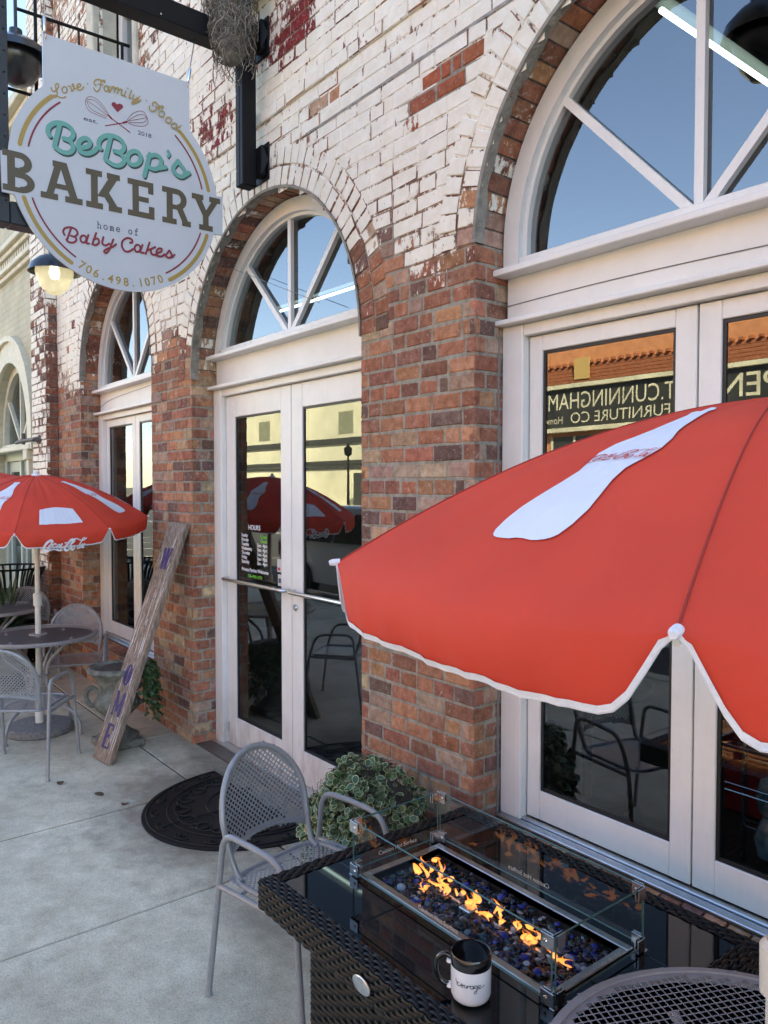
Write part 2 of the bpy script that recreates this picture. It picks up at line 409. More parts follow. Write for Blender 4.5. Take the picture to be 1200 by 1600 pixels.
def paint_at(x, z, rng):
    """how much whitewash is left on a brick of the front"""
    n = noise.noise(Vector((x*.9, z*1.4, 3.1)))
    edge = 2.80+.24*noise.noise(Vector((x*2.1, 0, 9)))+.12*noise.noise(Vector((x*6, 3, 9)))
    if x > -3.2: edge += .10
    p = sm(edge-.16, edge+.26, z)*(.80+.22*n)
    if z > edge-.25 and z < edge+.35 and rng.random() < .36: p = p*rng.uniform(.3, .8)+(.22 if z < edge else 0)
    if z > edge+.2: p = max(p, .62+.26*n)+rng.uniform(-.13, .16)
    if rng.random() < .02: p *= .5
    # bare patch of newer bricks, and the worn red field by the sign bracket
    if -2.80 < x < -2.34 and 3.55 < z < 3.74 and not (x > -2.5 and z < 3.60) and not (x < -2.62 and z > 3.665): p = -.3
    d = ((x+3.82)/.40)**2+((z-4.50)/.22)**2
    if d < 1: p = min(p, .36+.20*d+rng.uniform(-.1, .12))
    d = ((x+4.75)/.26)**2+((z-4.25)/.2)**2
    if d < 1: p = min(p, .44+.15*d+rng.uniform(-.1, .1))
    if z > 4.75: p -= .10*sm(4.75, 5.3, z)
    if x < -5.9 and z > 4.4: p -= .16
    return max(-.3, min(1, p))
def add_brick(mb, q, n, depth, ch, col, pf, ps, rng, jit=.0016):
    """one brick: front quad q (seen from outside, counter-clockwise), outward normal n"""
    q = [Vector(p) for p in q]; n = Vector(n); c = sum(q, Vector())/4
    out = rng.uniform(-.0015, .0025)
    tilt = [rng.uniform(-.0012, .0012) for _ in range(4)]
    F, G, B = [], [], []
    e1 = (q[1]-q[0]).normalized(); e2 = (q[3]-q[0]).normalized()
    for i, p in enumerate(q):
        p = p+e1*rng.uniform(-jit, jit)+e2*rng.uniform(-jit, jit)
        k = rng.uniform(.4, 1.6)*ch
        s1 = 1 if i in (0, 3) else -1; s2 = 1 if i in (0, 1) else -1
        F.append(mb.vert(p+e1*s1*k+e2*s2*k+n*(out+tilt[i]))); G.append(mb.vert(p+n*(out-k*.8))); B.append(mb.vert(p-n*depth))
    cf, cs = (*col, pf), (*col, ps); ce = (*col, pf-rng.choice((-.05, .05, .18, .32, .5)) if pf > .2 else pf)
    mb.face(F, cf)
    for i in range(4):
        j = (i+1) % 4
        mb.face((G[i], G[j], F[j], F[i]), ce); mb.face((B[i], B[j], G[j], G[i]), cs)
def col_at(org, x, z, rng):
    if abs(org.y) < .05 and abs(org.x) < .01:
        if -2.85 < x < -2.3 and 3.53 < z < 3.76: return tuple(c*rng.uniform(.9, 1.1) for c in (.40, .125, .060))
        if z > 4.1 and -5.2 < x < -3.3: return tuple(c*rng.uniform(.8, 1.2) for c in (.23, .032, .034))
    return brick_col(rng)
def lay(mb, org, ud, a, b, zb, zt, rng, off, attr, L=.187, ch=.0045, depth=.03, joint=.0130, colf=None):
    """one course from a to b along ud"""
    n = ud.cross(Vector((0, 0, 1)))
    x = math.floor((a-off)/L)*L+off
    cuts = [a]
    while x < b:
        x1 = x+L*rng.choice((1, 1, 1, 1, .55, 1.12))
        if x1 > a+.045 and x1 < b-.045: cuts.append(x1)
        x = x1
    cuts.append(b)
    for u0, u1 in zip(cuts[:-1], cuts[1:]):
        p = attr((u0+u1)/2, (zb+zt)/2, rng)
        j = joint*.5*(1-.52*max(0, min(1, p)))*rng.uniform(.8, 1.15)
        l0 = u0+(j if u0 > a+.001 else 0); l1 = u1-(j if u1 < b-.001 else 0)
        q = [org+ud*l0+Vector((0, 0, zb+j)), org+ud*l1+Vector((0, 0, zb+j)), org+ud*l1+Vector((0, 0, zt-j)), org+ud*l0+Vector((0, 0, zt-j))]
        add_brick(mb, q, n, depth, ch, colf(rng) if colf else col_at(org, (u0+u1)/2, (zb+zt)/2, rng), p, p, rng)
MORT = (.33, .305, .255)
def mort_col(x, z, rng=random):
    p = paint_at(x, z, random.Random(int(x*97)+int(z*57)))
    return (*(MORT if p < .35 else (.24, .15, .11)), max(-.3, min(.86, p*.76+.24*noise.noise(Vector((x*2.3, z*2.3, 1))))))
def block_at(z, ring):
    """openings (plus arch ring) met by the course at height z"""
    out = []
    for o in OPEN:
        if z < o['zb']: continue
        if z < o['zc']: h = o['hw']
        else:
            R = o['R']+(RING-.02 if ring else 0); d = z-o['zc']
            if d >= R: continue
            h = sqrt(R*R-d*d)
        out.append((o['x']-h, o['x']+h))
    # upper windows
    for ux in (-6.60, -4.15, -1.4, 1.35):
        if 4.95 < z < 7.2: out.append((ux-.42, ux+.42))
    return sorted(out)
def free(a, b, blocks):
    r = []; x = a
    for p, q in blocks:
        if p > x: r.append((x, min(p, b)))
        x = max(x, q)
    if x < b: r.append((x, b))
    return [(p, q) for p, q in r if q-p > .03]
bakery = empty('brick_building', (-4, 0, 0), 0, 'brick storefront with worn white paint over bare red brick and three arched openings', 'building')
rng = random.Random(11)
mb = MB(); mo = MB(); X1 = Vector((1, 0, 0)); O0 = Vector((0, 0, 0))
nc = int(WALL_T/COURSE)
for k in range(nc):
    zb, zt = k*COURSE, (k+1)*COURSE; z = (zb+zt)/2
    off = (k % 2)*.094+(.047 if k % 6 == 0 else 0)
    ledge = abs(z-4.10) < .04
    for a, b in free(WALL_L, WALL_R, block_at(z, True)):
        if a < WALL_L+.001 or True:
            lay(mb, Vector((0, -.014 if ledge else 0, 0)), X1, a, b, zb, zt, rng, off, paint_at, L=.187 if k % 6 else .12)
    for a, b in free(WALL_L, WALL_R, block_at(z, False)):
        nseg = max(1, int((b-a)/.12))
        for i in range(nseg):
            u0, u1 = a+(b-a)*i/nseg, a+(b-a)*(i+1)/nseg
            mo.quad((u0, .0032, zb), (u1, .0032, zb), (u1, .0032, zt), (u0, .0032, zt), mort_col((u0+u1)/2, z))
# grey repair joints that run straight across the painted field
for zj, xa, xb_ in ((3.81, -3.65, -1.7),):
    x = xa
    while x < xb_:
        h = .007+.004*noise.noise(Vector((x*3, 0, 0))); dz = .006*noise.noise(Vector((x*2, 5, 0)))
        mo.quad((x, -.0035, zj-h+dz), (x+.09, -.0035, zj-h+dz), (x+.09, -.0035, zj+h+dz), (x, -.0035, zj+h+dz), (.36, .34, .31, -.3)); x += .089
# jambs of the openings (both sides), arch rings
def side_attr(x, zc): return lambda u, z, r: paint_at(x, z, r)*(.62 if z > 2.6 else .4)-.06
for o in OPEN:
    for sgn in (-1, 1):
        xj = o['x']+sgn*o['hw']; ud = Vector((0, 1, 0)) if sgn < 0 else Vector((0, -1, 0))
        org = Vector((xj, 0, 0)) if sgn < 0 else Vector((xj, .24, 0))
        for k in range(nc):
            zb, zt = k*COURSE, (k+1)*COURSE; z = (zb+zt)/2
            if z < o['zb'] or z > o['zc']: continue
            a, b = 0.0, .24
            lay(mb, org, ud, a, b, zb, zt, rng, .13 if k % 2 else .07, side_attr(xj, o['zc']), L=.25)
        xm_ = xj+(-.0035 if sgn < 0 else .0035)
        q = [(xm_, 0, o['zb']), (xm_, .24, o['zb']), (xm_, .24, o['zc']), (xm_, 0, o['zc'])]
        mo.quad(*(q if sgn < 0 else q[::-1]), col=(*MORT, -.3))
    R = o['R']
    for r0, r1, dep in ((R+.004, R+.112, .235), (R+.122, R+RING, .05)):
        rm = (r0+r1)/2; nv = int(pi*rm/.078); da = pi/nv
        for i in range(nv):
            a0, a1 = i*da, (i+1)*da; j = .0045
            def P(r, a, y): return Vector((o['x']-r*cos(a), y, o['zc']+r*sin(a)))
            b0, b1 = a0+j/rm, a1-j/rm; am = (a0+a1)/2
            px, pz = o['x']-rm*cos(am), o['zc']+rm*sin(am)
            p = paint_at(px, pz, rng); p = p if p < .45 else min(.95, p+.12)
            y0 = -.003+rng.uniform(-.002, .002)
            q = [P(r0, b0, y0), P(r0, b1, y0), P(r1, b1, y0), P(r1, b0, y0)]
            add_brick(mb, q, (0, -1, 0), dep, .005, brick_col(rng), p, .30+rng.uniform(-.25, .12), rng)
        for i in range(nv*2):
            a0, a1 = i*da/2, (i+1)*da/2; am = (a0+a1)/2
            P = lambda r, a, y: (o['x']-r*cos(a), y, o['zc']+r*sin(a))
            mo.quad(P(r1, a0, .004), P(r0, a0, .004), P(r0, a1, .004), P(r1, a1, .004), mort_col(o['x']-rm*cos(am), o['zc']+rm*sin(am)))
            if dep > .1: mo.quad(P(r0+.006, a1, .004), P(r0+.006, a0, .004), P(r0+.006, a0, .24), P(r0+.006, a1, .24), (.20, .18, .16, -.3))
    # smooth cement lip on the edge of the soffit
    cm = MB(); na = 96
    RI = lambda a: R-.0085+.0028*noise.noise(Vector((a*9, 1, o['x'])))
    for i in range(na):
        a0, a1 = pi*(i+.0)/na, pi*(i+1)/na
        wv = lambda a: .045+.022*noise.noise(Vector((a*7, o['x'], 0)))+.008*noise.noise(Vector((a*30, 2, 0)))
        P = lambda r, a, y: (o['x']-r*cos(a), y, o['zc']+r*sin(a))
        ra, rb_, ro = RI(a0), RI(a1), R+.007
        cm.quad(P(ro, a0, -.0105), P(ra, a0, -.0095), P(rb_, a1, -.0095), P(ro, a1, -.0105))
        cm.quad(P(rb_, a1, -.0095), P(ra, a0, -.0095), P(ra, a0, wv(a0)), P(rb_, a1, wv(a1)))
        cm.quad(P(rb_, a1, wv(a1)), P(ra, a0, wv(a0)), P(ro, a0, wv(a0)), P(ro, a1, wv(a1)))
    cm.build('cement_arch_edge', mat('cement', (.16, .145, .12), .95, col2=(.36, .335, .285), scale=13, bump=1.0, bscale=45, detail=8), bakery)
    if o['zb'] > 0:   # brick ledge under the window unit
        for i in range(int(2*o['hw']/.082)):
            u0 = o['x']-o['hw']+i*.082
            q = [(u0+.005, .006, o['zb']-.012), (u0+.077, .006, o['zb']-.012), (u0+.077, .14, o['zb']+.008), (u0+.005, .14, o['zb']+.008)]
            add_brick(mb, q, (0, -.15, 1), .05, .006, brick_col(rng), -.3, -.3, rng)
        mo.quad((o['x']-o['hw'], .001, o['zb']-.02), (o['x']+o['hw'], .001, o['zb']-.02), (o['x']+o['hw'], .24, o['zb']+.002), (o['x']-o['hw'], .24, o['zb']+.002), (*MORT, -.3))
# end pilaster, half whitewashed
PX0, PX1, PY = -9.02, -8.45, -.115
def pil_front(u, z, r): return .70+.25*noise.noise(Vector((u*2, z*1.3, 8)))-(.42 if z < 1.0 else 0)+r.uniform(-.14, .12)-(.30 if 3.0 < z < 4.2 and r.random() < .55 else 0)
def pil_side(u, z, r): return sm(2.6, 4.3, z)*.62+r.uniform(-.12, .22)-.1
dark = lambda r: tuple(x*.8 for x in PAL[r.choice((0, 2, 2, 0, 3))][0])
for k in range(nc):
    zb, zt = k*COURSE, (k+1)*COURSE
    lay(mb, Vector((0, PY, 0)), X1, PX0, PX1, zb, zt, rng, (k % 2)*.09, pil_front, colf=dark)
    lay(mb, Vector((PX1, PY, 0)), Vector((0, 1, 0)), 0, -PY, zb, zt, rng, 0, pil_side, L=.3, colf=dark)
mo.quad((PX0, PY+.006, 0), (PX1, PY+.006, 0), (PX1, PY+.006, WALL_T), (PX0, PY+.006, WALL_T), (.24, .19, .16, .25))
mo.quad((PX1-.006, PY, 0), (PX1-.006, 0, 0), (PX1-.006, 0, WALL_T), (PX1-.006, PY, WALL_T), (.24, .2, .17, .1))
brk = mb.build('brick_wall', M_BRICK, bakery, smooth=0)
mo.build('mortar', M_MORTAR, brk, smooth=0)
# hull behind the front: returns, floor, ceiling, roof; unseen right end lengthened to keep sun off the pavement
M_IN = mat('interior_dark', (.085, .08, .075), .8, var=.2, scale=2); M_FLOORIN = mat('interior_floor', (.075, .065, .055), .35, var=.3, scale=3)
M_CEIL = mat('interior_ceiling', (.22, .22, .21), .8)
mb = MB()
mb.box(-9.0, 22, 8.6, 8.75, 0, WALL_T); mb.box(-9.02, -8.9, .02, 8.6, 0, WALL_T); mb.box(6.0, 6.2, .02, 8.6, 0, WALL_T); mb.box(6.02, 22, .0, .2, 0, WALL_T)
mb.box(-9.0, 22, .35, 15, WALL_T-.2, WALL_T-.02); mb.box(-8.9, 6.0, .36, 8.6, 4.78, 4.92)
mb.build('hull_with_sun_screen', M_IN, bakery)
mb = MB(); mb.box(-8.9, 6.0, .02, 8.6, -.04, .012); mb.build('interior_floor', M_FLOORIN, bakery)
mb = MB()
mb.box(-9.02, 22, -.10, .35, WALL_T, WALL_T+.14, .01); mb.box(-9.02, 22, -.18, .35, WALL_T+.14, WALL_T+.26, .02)
mb.build('parapet', M_WHITE2, bakery)

# ------------------------------------------------------------ joinery in the arches
def arch_pts(xc, R, zc, zs, n=48):
    """outline of an arch above the level zs, left to right"""
    if zs < zc:
        a = [(xc-R, zs)]+[(xc-R*cos(pi*i/n), zc+R*sin(pi*i/n)) for i in range(n+1)]+[(xc+R, zs)]
    else:
        a0 = math.asin((zs-zc)/R)
        a = [(xc-R*cos(a0+(pi-2*a0)*i/n), zc+R*sin(a0+(pi-2*a0)*i/n)) for i in range(n+1)]
    return a
def ring_mesh(mb, outer, inner, y0, y1):
    n = len(outer)
    for i in range(n-1):
        (a, b), (c, d) = outer[i], outer[i+1]; (e, f), (g, h) = inner[i], inner[i+1]
        mb.quad((a, y0, b), (e, y0, f), (g, y0, h), (c, y0, d)); mb.quad((e, y0, f), (e, y1, f), (g, y1, h), (g, y0, h))
        mb.quad((a, y0, b), (c, y0, d), (c, y1, d), (a, y1, b))
ZS, ZL, ZD = 2.80, 2.585, 2.508
def bar_between(mb, p, q, wd, y0, y1):
    p, q = Vector(p), Vector(q); d = (q-p).normalized(); n = Vector((-d.y, d.x))*wd/2
    c = [p+n, p-n, q-n, q+n]
    b = len(mb.v)
    for y in (y0, y1):
        for v in c: mb.v.append((v.x, y, v.y))
    for f in ((0, 1, 2, 3), (7, 6, 5, 4), (0, 4, 5, 1), (1, 5, 6, 2), (2, 6, 7, 3), (3, 7, 4, 0)): mb.face([b+i for i in f])
for oi, o in enumerate(OPEN):
    xc, hw, R, zc, wl = o['x'], o['hw'], o['R'], o['zc'], o['ws']; mid = oi == 1
    x0, x1 = xc-hw+.004, xc+hw-.004
    # fanlight
    mb = MB(); Ro = R-.008
    ring_mesh(mb, arch_pts(xc, Ro, zc, ZS), arch_pts(xc, Ro-.085, zc, ZS), .165, .25)
    ring_mesh(mb, arch_pts(xc, Ro-.083, zc, ZS), arch_pts(xc, Ro-.105, zc, ZS), .195, .25)
    mb.box(x0+.09, x1-.09, .165, .25, ZS+.002, ZS+.045, .004)
    fan = mb.build('arch_window', M_WHITE, bakery, smooth=25)
    gp = arch_pts(xc, Ro-.100, zc, ZS+.03)
    mb = MB(); mb.poly([(x, .222, z) for x, z in gp][::-1]); pn = mb.build('pane', M_PANE2, fan, smooth=0)
    mb = MB(); zf = ZS+.045
    top = zc+Ro-.10
    bar_between(mb, (xc, zf-.01), (xc, top), .034, .195, .2205)
    for sg in (-1, 1):
        ang = radians(45 if mid else 47); d = Vector((sg*cos(ang), sin(ang))); st = Vector((xc+sg*.03, zf-.005))
        t = 0
        while (st+d*t-Vector((xc, zc))).length < Ro-.105 and t < 2: t += .005
        bar_between(mb, st, st+d*t, .034, .193, .2203)
    mb.build('muntin', M_WHITE, fan, smooth=0)
    # sill, fascia panel, lower ledge, head
    mb = MB(); mb.box(x0-.004, x1+.004, .105, .25, ZS-.028, ZS, .004); mb.build('sill', M_WHITE, fan)
    mb = MB(); mb.box(x0+.012, x1-.012, .185, .25, ZL+.001, ZS-.029); fas = mb.build('fascia_panel', M_WHITE2, bakery)
    mb = MB(); mb.box(x0-.003, x1+.003, .118, .25, ZL-.022, ZL, .004); mb.build('drip_ledge', M_WHITE, fas)
    zb = .434 if not mid else .012
    mb = MB()
    jl = hw-.006-wl
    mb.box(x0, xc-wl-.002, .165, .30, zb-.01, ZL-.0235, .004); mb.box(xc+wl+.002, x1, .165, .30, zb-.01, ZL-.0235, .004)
    mb.box(xc-wl-.0015, xc+wl+.0015, .170, .30, ZD+.004, ZL-.024, .003)
    fr = mb.build('door_frame', M_WHITE, bakery)
    mb = MB()
    if mid: mb.box(x0+.01, x1-.01, .13, .30, .0, .018, .004)
    else:
        mb.box(x0+.003, x1-.003, .135, .30, .412, .424, .003); mb.box(x0+.08, x1-.08, .175, .25, .425, .436, .003)
        for i in range(4): mb.box(x0+.003, x1-.003, .139+i*.009, .143+i*.009, .4235, .4265)
    mb.build('threshold', M_ALU, fr)
    # two glazed leaves
    for sg in (-1, 1):
        a, b = (xc-wl+.004, xc-.004) if sg < 0 else (xc+.004, xc+wl-.004)
        if mid: so_, si, tr, br = .130, .125, .150, .205
        else: so_, si, tr, br = .068, .082, .066, .125
        g0, g1 = (a+so_, b-si) if sg < 0 else (a+si, b-so_)
        z0, z1 = zb+.006, ZD; h0, h1 = z0+br, z1-tr
        mb = MB(); y0, y1 = .204, .25
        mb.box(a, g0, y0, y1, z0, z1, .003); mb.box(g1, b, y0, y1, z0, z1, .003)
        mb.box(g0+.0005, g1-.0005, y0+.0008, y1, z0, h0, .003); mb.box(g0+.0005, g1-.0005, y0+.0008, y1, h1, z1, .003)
        leaf = mb.build('door_leaf', M_WHITE, bakery)
        mb = MB(); gk = .013
        mb.box(g0, g0+gk, y0+.009, y1-.005, h0, h1); mb.box(g1-gk, g1, y0+.009, y1-.005, h0, h1)
        mb.box(g0+gk, g1-gk, y0+.009, y1-.005, h0, h0+gk); mb.box(g0+gk, g1-gk, y0+.009, y1-.005, h1-gk, h1)
        mb.build('gasket', M_GASKET, leaf)
        mb = MB(); mb.quad((g0+.01, .2185, h0+.01), (g1-.01, .2185, h0+.01), (g1-.01, .2185, h1-.01), (g0+.01, .2185, h1-.01)); mb.build('pane', M_PANE, leaf, smooth=0)
        if mid:
            mb = MB()
            xa, xb_ = (a+.02, b-.02) if sg < 0 else (a+.035, b-.03)
            mb.tube(bend([(xa, .205, 1.212), (xa, .152, 1.212), (xb_, .152, 1.212), (xb_, .205, 1.212)], .03), .013, 10)
            mb.build('push_bar', M_STEEL, leaf)
            if sg > 0:
                mb = MB(); mb.lathe([(.0, 0), (.021, 0), (.021, .006), (.017, .012), (.012, .012), (.011, .008), (0, .008)], (a+.045, .2035, 1.112), 16, Matrix.Rotation(pi/2, 4, 'X'))
                mb.build('lock', M_STEEL, leaf)
            else:
                vin = [mat('white_vinyl', (.8, .8, .8), .5), mat('green_vinyl', (.16, .55, .04), .5)]; mb = MB(); mp = lambda x0_, z0_: (lambda u, v, h: (x0_+u, .2150-h, z0_+v))
                mb.cur = 0
                add_text(mb, 'HOURS', .047, mp(-4.736, 1.574), fit=.165, offset=.0006); mb.build('hours_heading', vin, leaf, smooth=0)
                days = [('Sunday', 'Closed'), ('Monday', 'Closed'), ('Tuesday', '7am - 4pm'), ('Wednesday', '7am - 4pm'), ('Thursday', '7am - 4pm'), ('Friday', '7am - 4pm'), ('Saturday', '7am - 4pm')]
                for i, (d, h) in enumerate(days):
                    zz = 1.522-i*.0305
                    mb = MB(); mb.cur = 0; add_text(mb, d, .033, mp(-4.834, zz), sx=.95, offset=.0008)
                    mb.build('day_name', vin, leaf, smooth=0); mb = MB(); mb.cur = 1 if h == 'Closed' else 0
                    add_text(mb, h, .033, mp(-4.478, zz), align='RIGHT', sx=.95, offset=.0008); mb.build('opening_hours', vin, leaf, smooth=0)
                mb = MB(); mb.cur = 0; add_text(mb, 'Private Parties Welcome', .034, mp(-4.834, 1.284), fit=.37, offset=.0008)
                mb.build('notice_lettering', vin, leaf, smooth=0); mb = MB(); mb.cur = 1; add_text(mb, '706-498-1070', .030, mp(-4.748, 1.244), fit=.20, offset=.0006)
                mb.build('contact_lettering', vin, leaf, smooth=0)
                mb = MB()
                mb.quad((-4.348, .2155, 1.315), (-4.290, .2155, 1.315), (-4.290, .2155, 1.40), (-4.348, .2155, 1.40)); mb.quad((-4.340, .2155, 1.225), (-4.290, .2155, 1.225), (-4.290, .2155, 1.30), (-4.340, .2155, 1.30))
                mb.cur = 1; mb.quad((-4.34, .2150, 1.325), (-4.31, .2150, 1.325), (-4.31, .2150, 1.345), (-4.34, .2150, 1.345)); mb.cur = 2; mb.quad((-4.332, .2150, 1.245), (-4.300, .2150, 1.245), (-4.300, .2150, 1.275), (-4.332, .2150, 1.275))
                mb.build('window_sticker', [mat('paper', (.55, .53, .5), .7), M_REDP, mat('ink_blue', (.05, .07, .12), .6)], leaf, smooth=0)
                mb = MB(); mb.box(a+.012, a+.022, .2005, .206, .10, .17, .002); mb.build('hinge_plate', M_STEEL, leaf)
# upper storey sash windows with cream stone surrounds
M_CREAMT = mat('cream_trim', (.50, .47, .38), .75, var=.15, scale=8, bump=.2, bscale=40)
for ux in (-6.60, -4.15, -1.4, 1.35):
    mb = MB()
    mb.box(ux-.42, ux-.34, .17, .26, 4.96, 7.19, .004); mb.box(ux+.34, ux+.42, .17, .26, 4.96, 7.19, .004); mb.box(ux-.34, ux+.34, .17, .26, 4.96, 5.04, .004); mb.box(ux-.34, ux+.34, .17, .26, 7.1, 7.19, .004); mb.box(ux-.34, ux+.34, .18, .25, 6.05, 6.11, .004)
    wn = mb.build('sash_window', M_WHITE, bakery)
    mb = MB(); mb.quad((ux-.34, .22, 5.04), (ux+.34, .22, 5.04), (ux+.34, .22, 7.1), (ux-.34, .22, 7.1)); mb.build('pane', M_PANE2, wn, smooth=0)
    mb = MB(); mb.box(ux-.60, ux-.425, -.06, .16, 4.75, 7.25, .01); mb.box(ux+.425, ux+.5, -.03, .16, 4.95, 7.25, .01); mb.box(ux-.6, ux+.5, -.10, .16, 4.78, 4.95, .012); mb.box(ux-.6, ux+.5, -.06, .16, 7.26, 7.45, .012)
    mb.build('window_surround', M_CREAMT, bakery)
# thin cables stapled to the front
cabs = []
mb = MB()
mb.tube([(-2.32, .183, 2.655), (-1.9, .1835, 2.66), (-1.443, .183, 2.655), (-.6, .1835, 2.63)], .0022, 5, 3); cabs.append(mb); mb = MB()
mb.tube([(-7.68, .182, 2.64), (-7.3, .183, 2.70), (-6.0, .183, 2.74)], .002, 5, 3); cabs.append(mb); mb = MB()
mb.tube([(-2.335, .145, 2.56), (-2.335, .15, 1.5), (-2.332, .15, .42)], .005, 6); cabs.append(mb); mb = MB()
mb.tube([(-5.14, .11, 2.62), (-4.85, .12, 3.38), (-3.7, .12, 2.92)], .002, 5)
cabs.append(mb); mcab = mat('cable_grey', (.16, .16, .16), .5)
for mb in cabs: mb.build('cable', mcab, bakery)
# ------------------------------------------------------------ ground, pavement, street
M_ASPH = mat('asphalt', (.045, .045, .047), .9, var=.3, scale=3, bump=.5, bscale=160)
M_MARK = mat('road_paint', (.55, .54, .50), .7, var=.2, scale=6)
M_GROUND = mat('ground', (.10, .09, .07), .95, var=.3, scale=.3)
mb = MB(); mb.quad((-900, -900, -.17), (900, -900, -.17), (900, 900, -.17), (-900, 900, -.17)); tag(mb.build('ground', M_GROUND, smooth=0), kind='structure')
mb = MB(); mb.quad((-200, -24.6, -.15), (200, -24.6, -.15), (200, -4.12, -.15), (-200, -4.12, -.15)); tag(mb.build('street', M_ASPH, smooth=0), kind='structure')
mb = MB()
for i in range(-22, 12): mb.quad((i*2.7, -9.0, -.146), (i*2.7+.1, -9.0, -.146), (i*2.7+.1, -4.3, -.146), (i*2.7, -4.3, -.146))
for i in range(-22, 12): mb.quad((i*2.7, -24.2, -.146), (i*2.7+.1, -24.2, -.146), (i*2.7+.1, -19.5, -.146), (i*2.7, -19.5, -.146))
mb.quad((-150, -14.1, -.146), (150, -14.1, -.146), (150, -13.98, -.146), (-150, -13.98, -.146)); mb.quad((-150, -14.4, -.146), (150, -14.4, -.146), (150, -14.28, -.146), (-150, -14.28, -.146))
tag(mb.build('road_markings', M_MARK, smooth=0), kind='structure')
mb = MB(); xs = [-3.27+1.125*i for i in range(-24, 9)]; ys = [-3.88, -1.98, -.315, .13]
for xa, xb_ in zip(xs[:-1], xs[1:]):
    for ya, yb in zip(ys[:-1], ys[1:]):
        h = random.uniform(-.0015, .0015); g = .0062
        mb.box(xa+g, xb_-g, ya+g, yb-g, -.16, h, .005)
tag(mb.build('sidewalk', M_CONC, smooth=0), kind='structure')
mb = MB(); mb.box(-30, 6, -3.89, .3, -.165, -.007); tag(mb.build('joint_bed', mat('joint_dirt', (.045, .04, .033), .95, var=.4, scale=30), smooth=0), kind='structure')
mb = MB()
for i in range(-14, 4): mb.box(i*2.4+.004, i*2.4+2.396, -4.10, -3.895, -.16, .002, .012)
tag(mb.build('kerb', M_CONC, smooth=0), kind='structure')
mb = MB(); mb.box(-120, 80, -27.6, -24.6, -.16, .0, .01); tag(mb.build('far_sidewalk', M_CONC, smooth=0), kind='structure')

# ------------------------------------------------------------ cream neighbour
def painted_brick(name, c1, c2, sc=1.0):
    m = bpy.data.materials.new(name); m.use_nodes = True; t = m.node_tree; L = t.links.new; b = t.nodes['Principled BSDF']
    tc = N(t, 'ShaderNodeTexCoord'); mp = N(t, 'ShaderNodeMapping'); mp.inputs['Rotation'].default_value = (pi/2, 0, 0); L(tc.outputs['Object'], mp.inputs[0])
    br = N(t, 'ShaderNodeTexBrick'); L(mp.outputs[0], br.inputs['Vector']); br.inputs['Scale'].default_value = 1
    br.inputs['Brick Width'].default_value = .2*sc; br.inputs['Row Height'].default_value = .076*sc; br.inputs['Mortar Size'].default_value = .005*sc; br.inputs['Mortar Smooth'].default_value = .4
    br.inputs['Color1'].default_value = (*c1, 1); br.inputs['Color2'].default_value = (*c2, 1); br.inputs['Mortar'].default_value = tuple(x*.82 for x in c1)+(1,)
    n = N(t, 'ShaderNodeTexNoise'); n.inputs['Scale'].default_value = 3; n.inputs['Detail'].default_value = 8; L(tc.outputs['Object'], n.inputs[0])
    mx = N(t, 'ShaderNodeMix', data_type='RGBA', blend_type='MULTIPLY'); mx.inputs[0].default_value = .5; L(br.outputs[0], mx.inputs[6]); L(n.outputs[0], mx.inputs[7])
    g = N(t, 'ShaderNodeBrightContrast'); g.inputs[1].default_value = .0; L(mx.outputs[2], g.inputs[0]); L(g.outputs[0], b.inputs['Base Color']); b.inputs['Roughness'].default_value = .7
    mt = N(t, 'ShaderNodeMath', operation='MULTIPLY_ADD'); mt.inputs[1].default_value = -.8; L(br.outputs['Fac'], mt.inputs[0]); L(n.outputs[0], mt.inputs[2])
    bp = N(t, 'ShaderNodeBump'); bp.inputs['Strength'].default_value = .5; bp.inputs['Distance'].default_value = .012; L(mt.outputs[0], bp.inputs['Height']); L(bp.outputs[0], b.inputs['Normal'])
    return m
M_NB = painted_brick('cream_painted_brick', (.66, .61, .42), (.60, .56, .39))
M_NT = mat('cream_moulding', (.62, .585, .45), .6, var=.12, scale=9, bump=.2, bscale=30)
nb = empty('painted_building', (-13, 0, 0), 0, 'cream painted brick building with arched door beyond the left end of the bakery', 'building')
NA = dict(x=-10.62, R=.90, zc=2.52)
mb = MB(); Y0 = .03
def npx(z):
    if z < NA['zc']: return NA['R']
    d = z-NA['zc']; return sqrt(max(0, NA['R']**2-d*d))
zs_ = [0, NA['zc']]+[NA['zc']+NA['R']*sin(pi/2*i/16) for i in range(1, 17)]
for a, b in zip(zs_[:-1], zs_[1:]):
    ha, hb = npx(a), npx(b); xl, xr = -26, -9.02
    mb.quad((xl, Y0, a), (NA['x']-ha, Y0, a), (NA['x']-hb, Y0, b), (xl, Y0, b)); mb.quad((NA['x']+ha, Y0, a), (xr, Y0, a), (xr, Y0, b), (NA['x']+hb, Y0, b))
    mb.quad((NA['x']-ha, Y0, a), (NA['x']-ha, Y0+.2, a), (NA['x']-hb, Y0+.2, b), (NA['x']-hb, Y0, b)); mb.quad((NA['x']+ha, Y0+.2, a), (NA['x']+ha, Y0, a), (NA['x']+hb, Y0, b), (NA['x']+hb, Y0+.2, b))
mb.quad((-26, Y0, 3.42), (-9.02, Y0, 3.42), (-9.02, Y0, 6.15), (-26, Y0, 6.15)); mb.box(-26, -9.03, .035, 9, 5.7, 6.14); mb.box(-26, -25.8, .04, 9, 0, 6); mb.box(-26, -9.03, 8.8, 9, 0, 6)
mb.build('wall', M_NB, nb, smooth=0)
mb = MB()
for z0, z1, pr_ in ((4.46, 4.52, .05), (4.52, 4.58, .09), (4.66, 4.72, .11), (4.72, 4.79, .16), (6.13, 6.2, .10), (6.2, 6.32, .18)): mb.box(-26, -9.025, Y0-pr_, Y0+.01, z0, z1, .008)
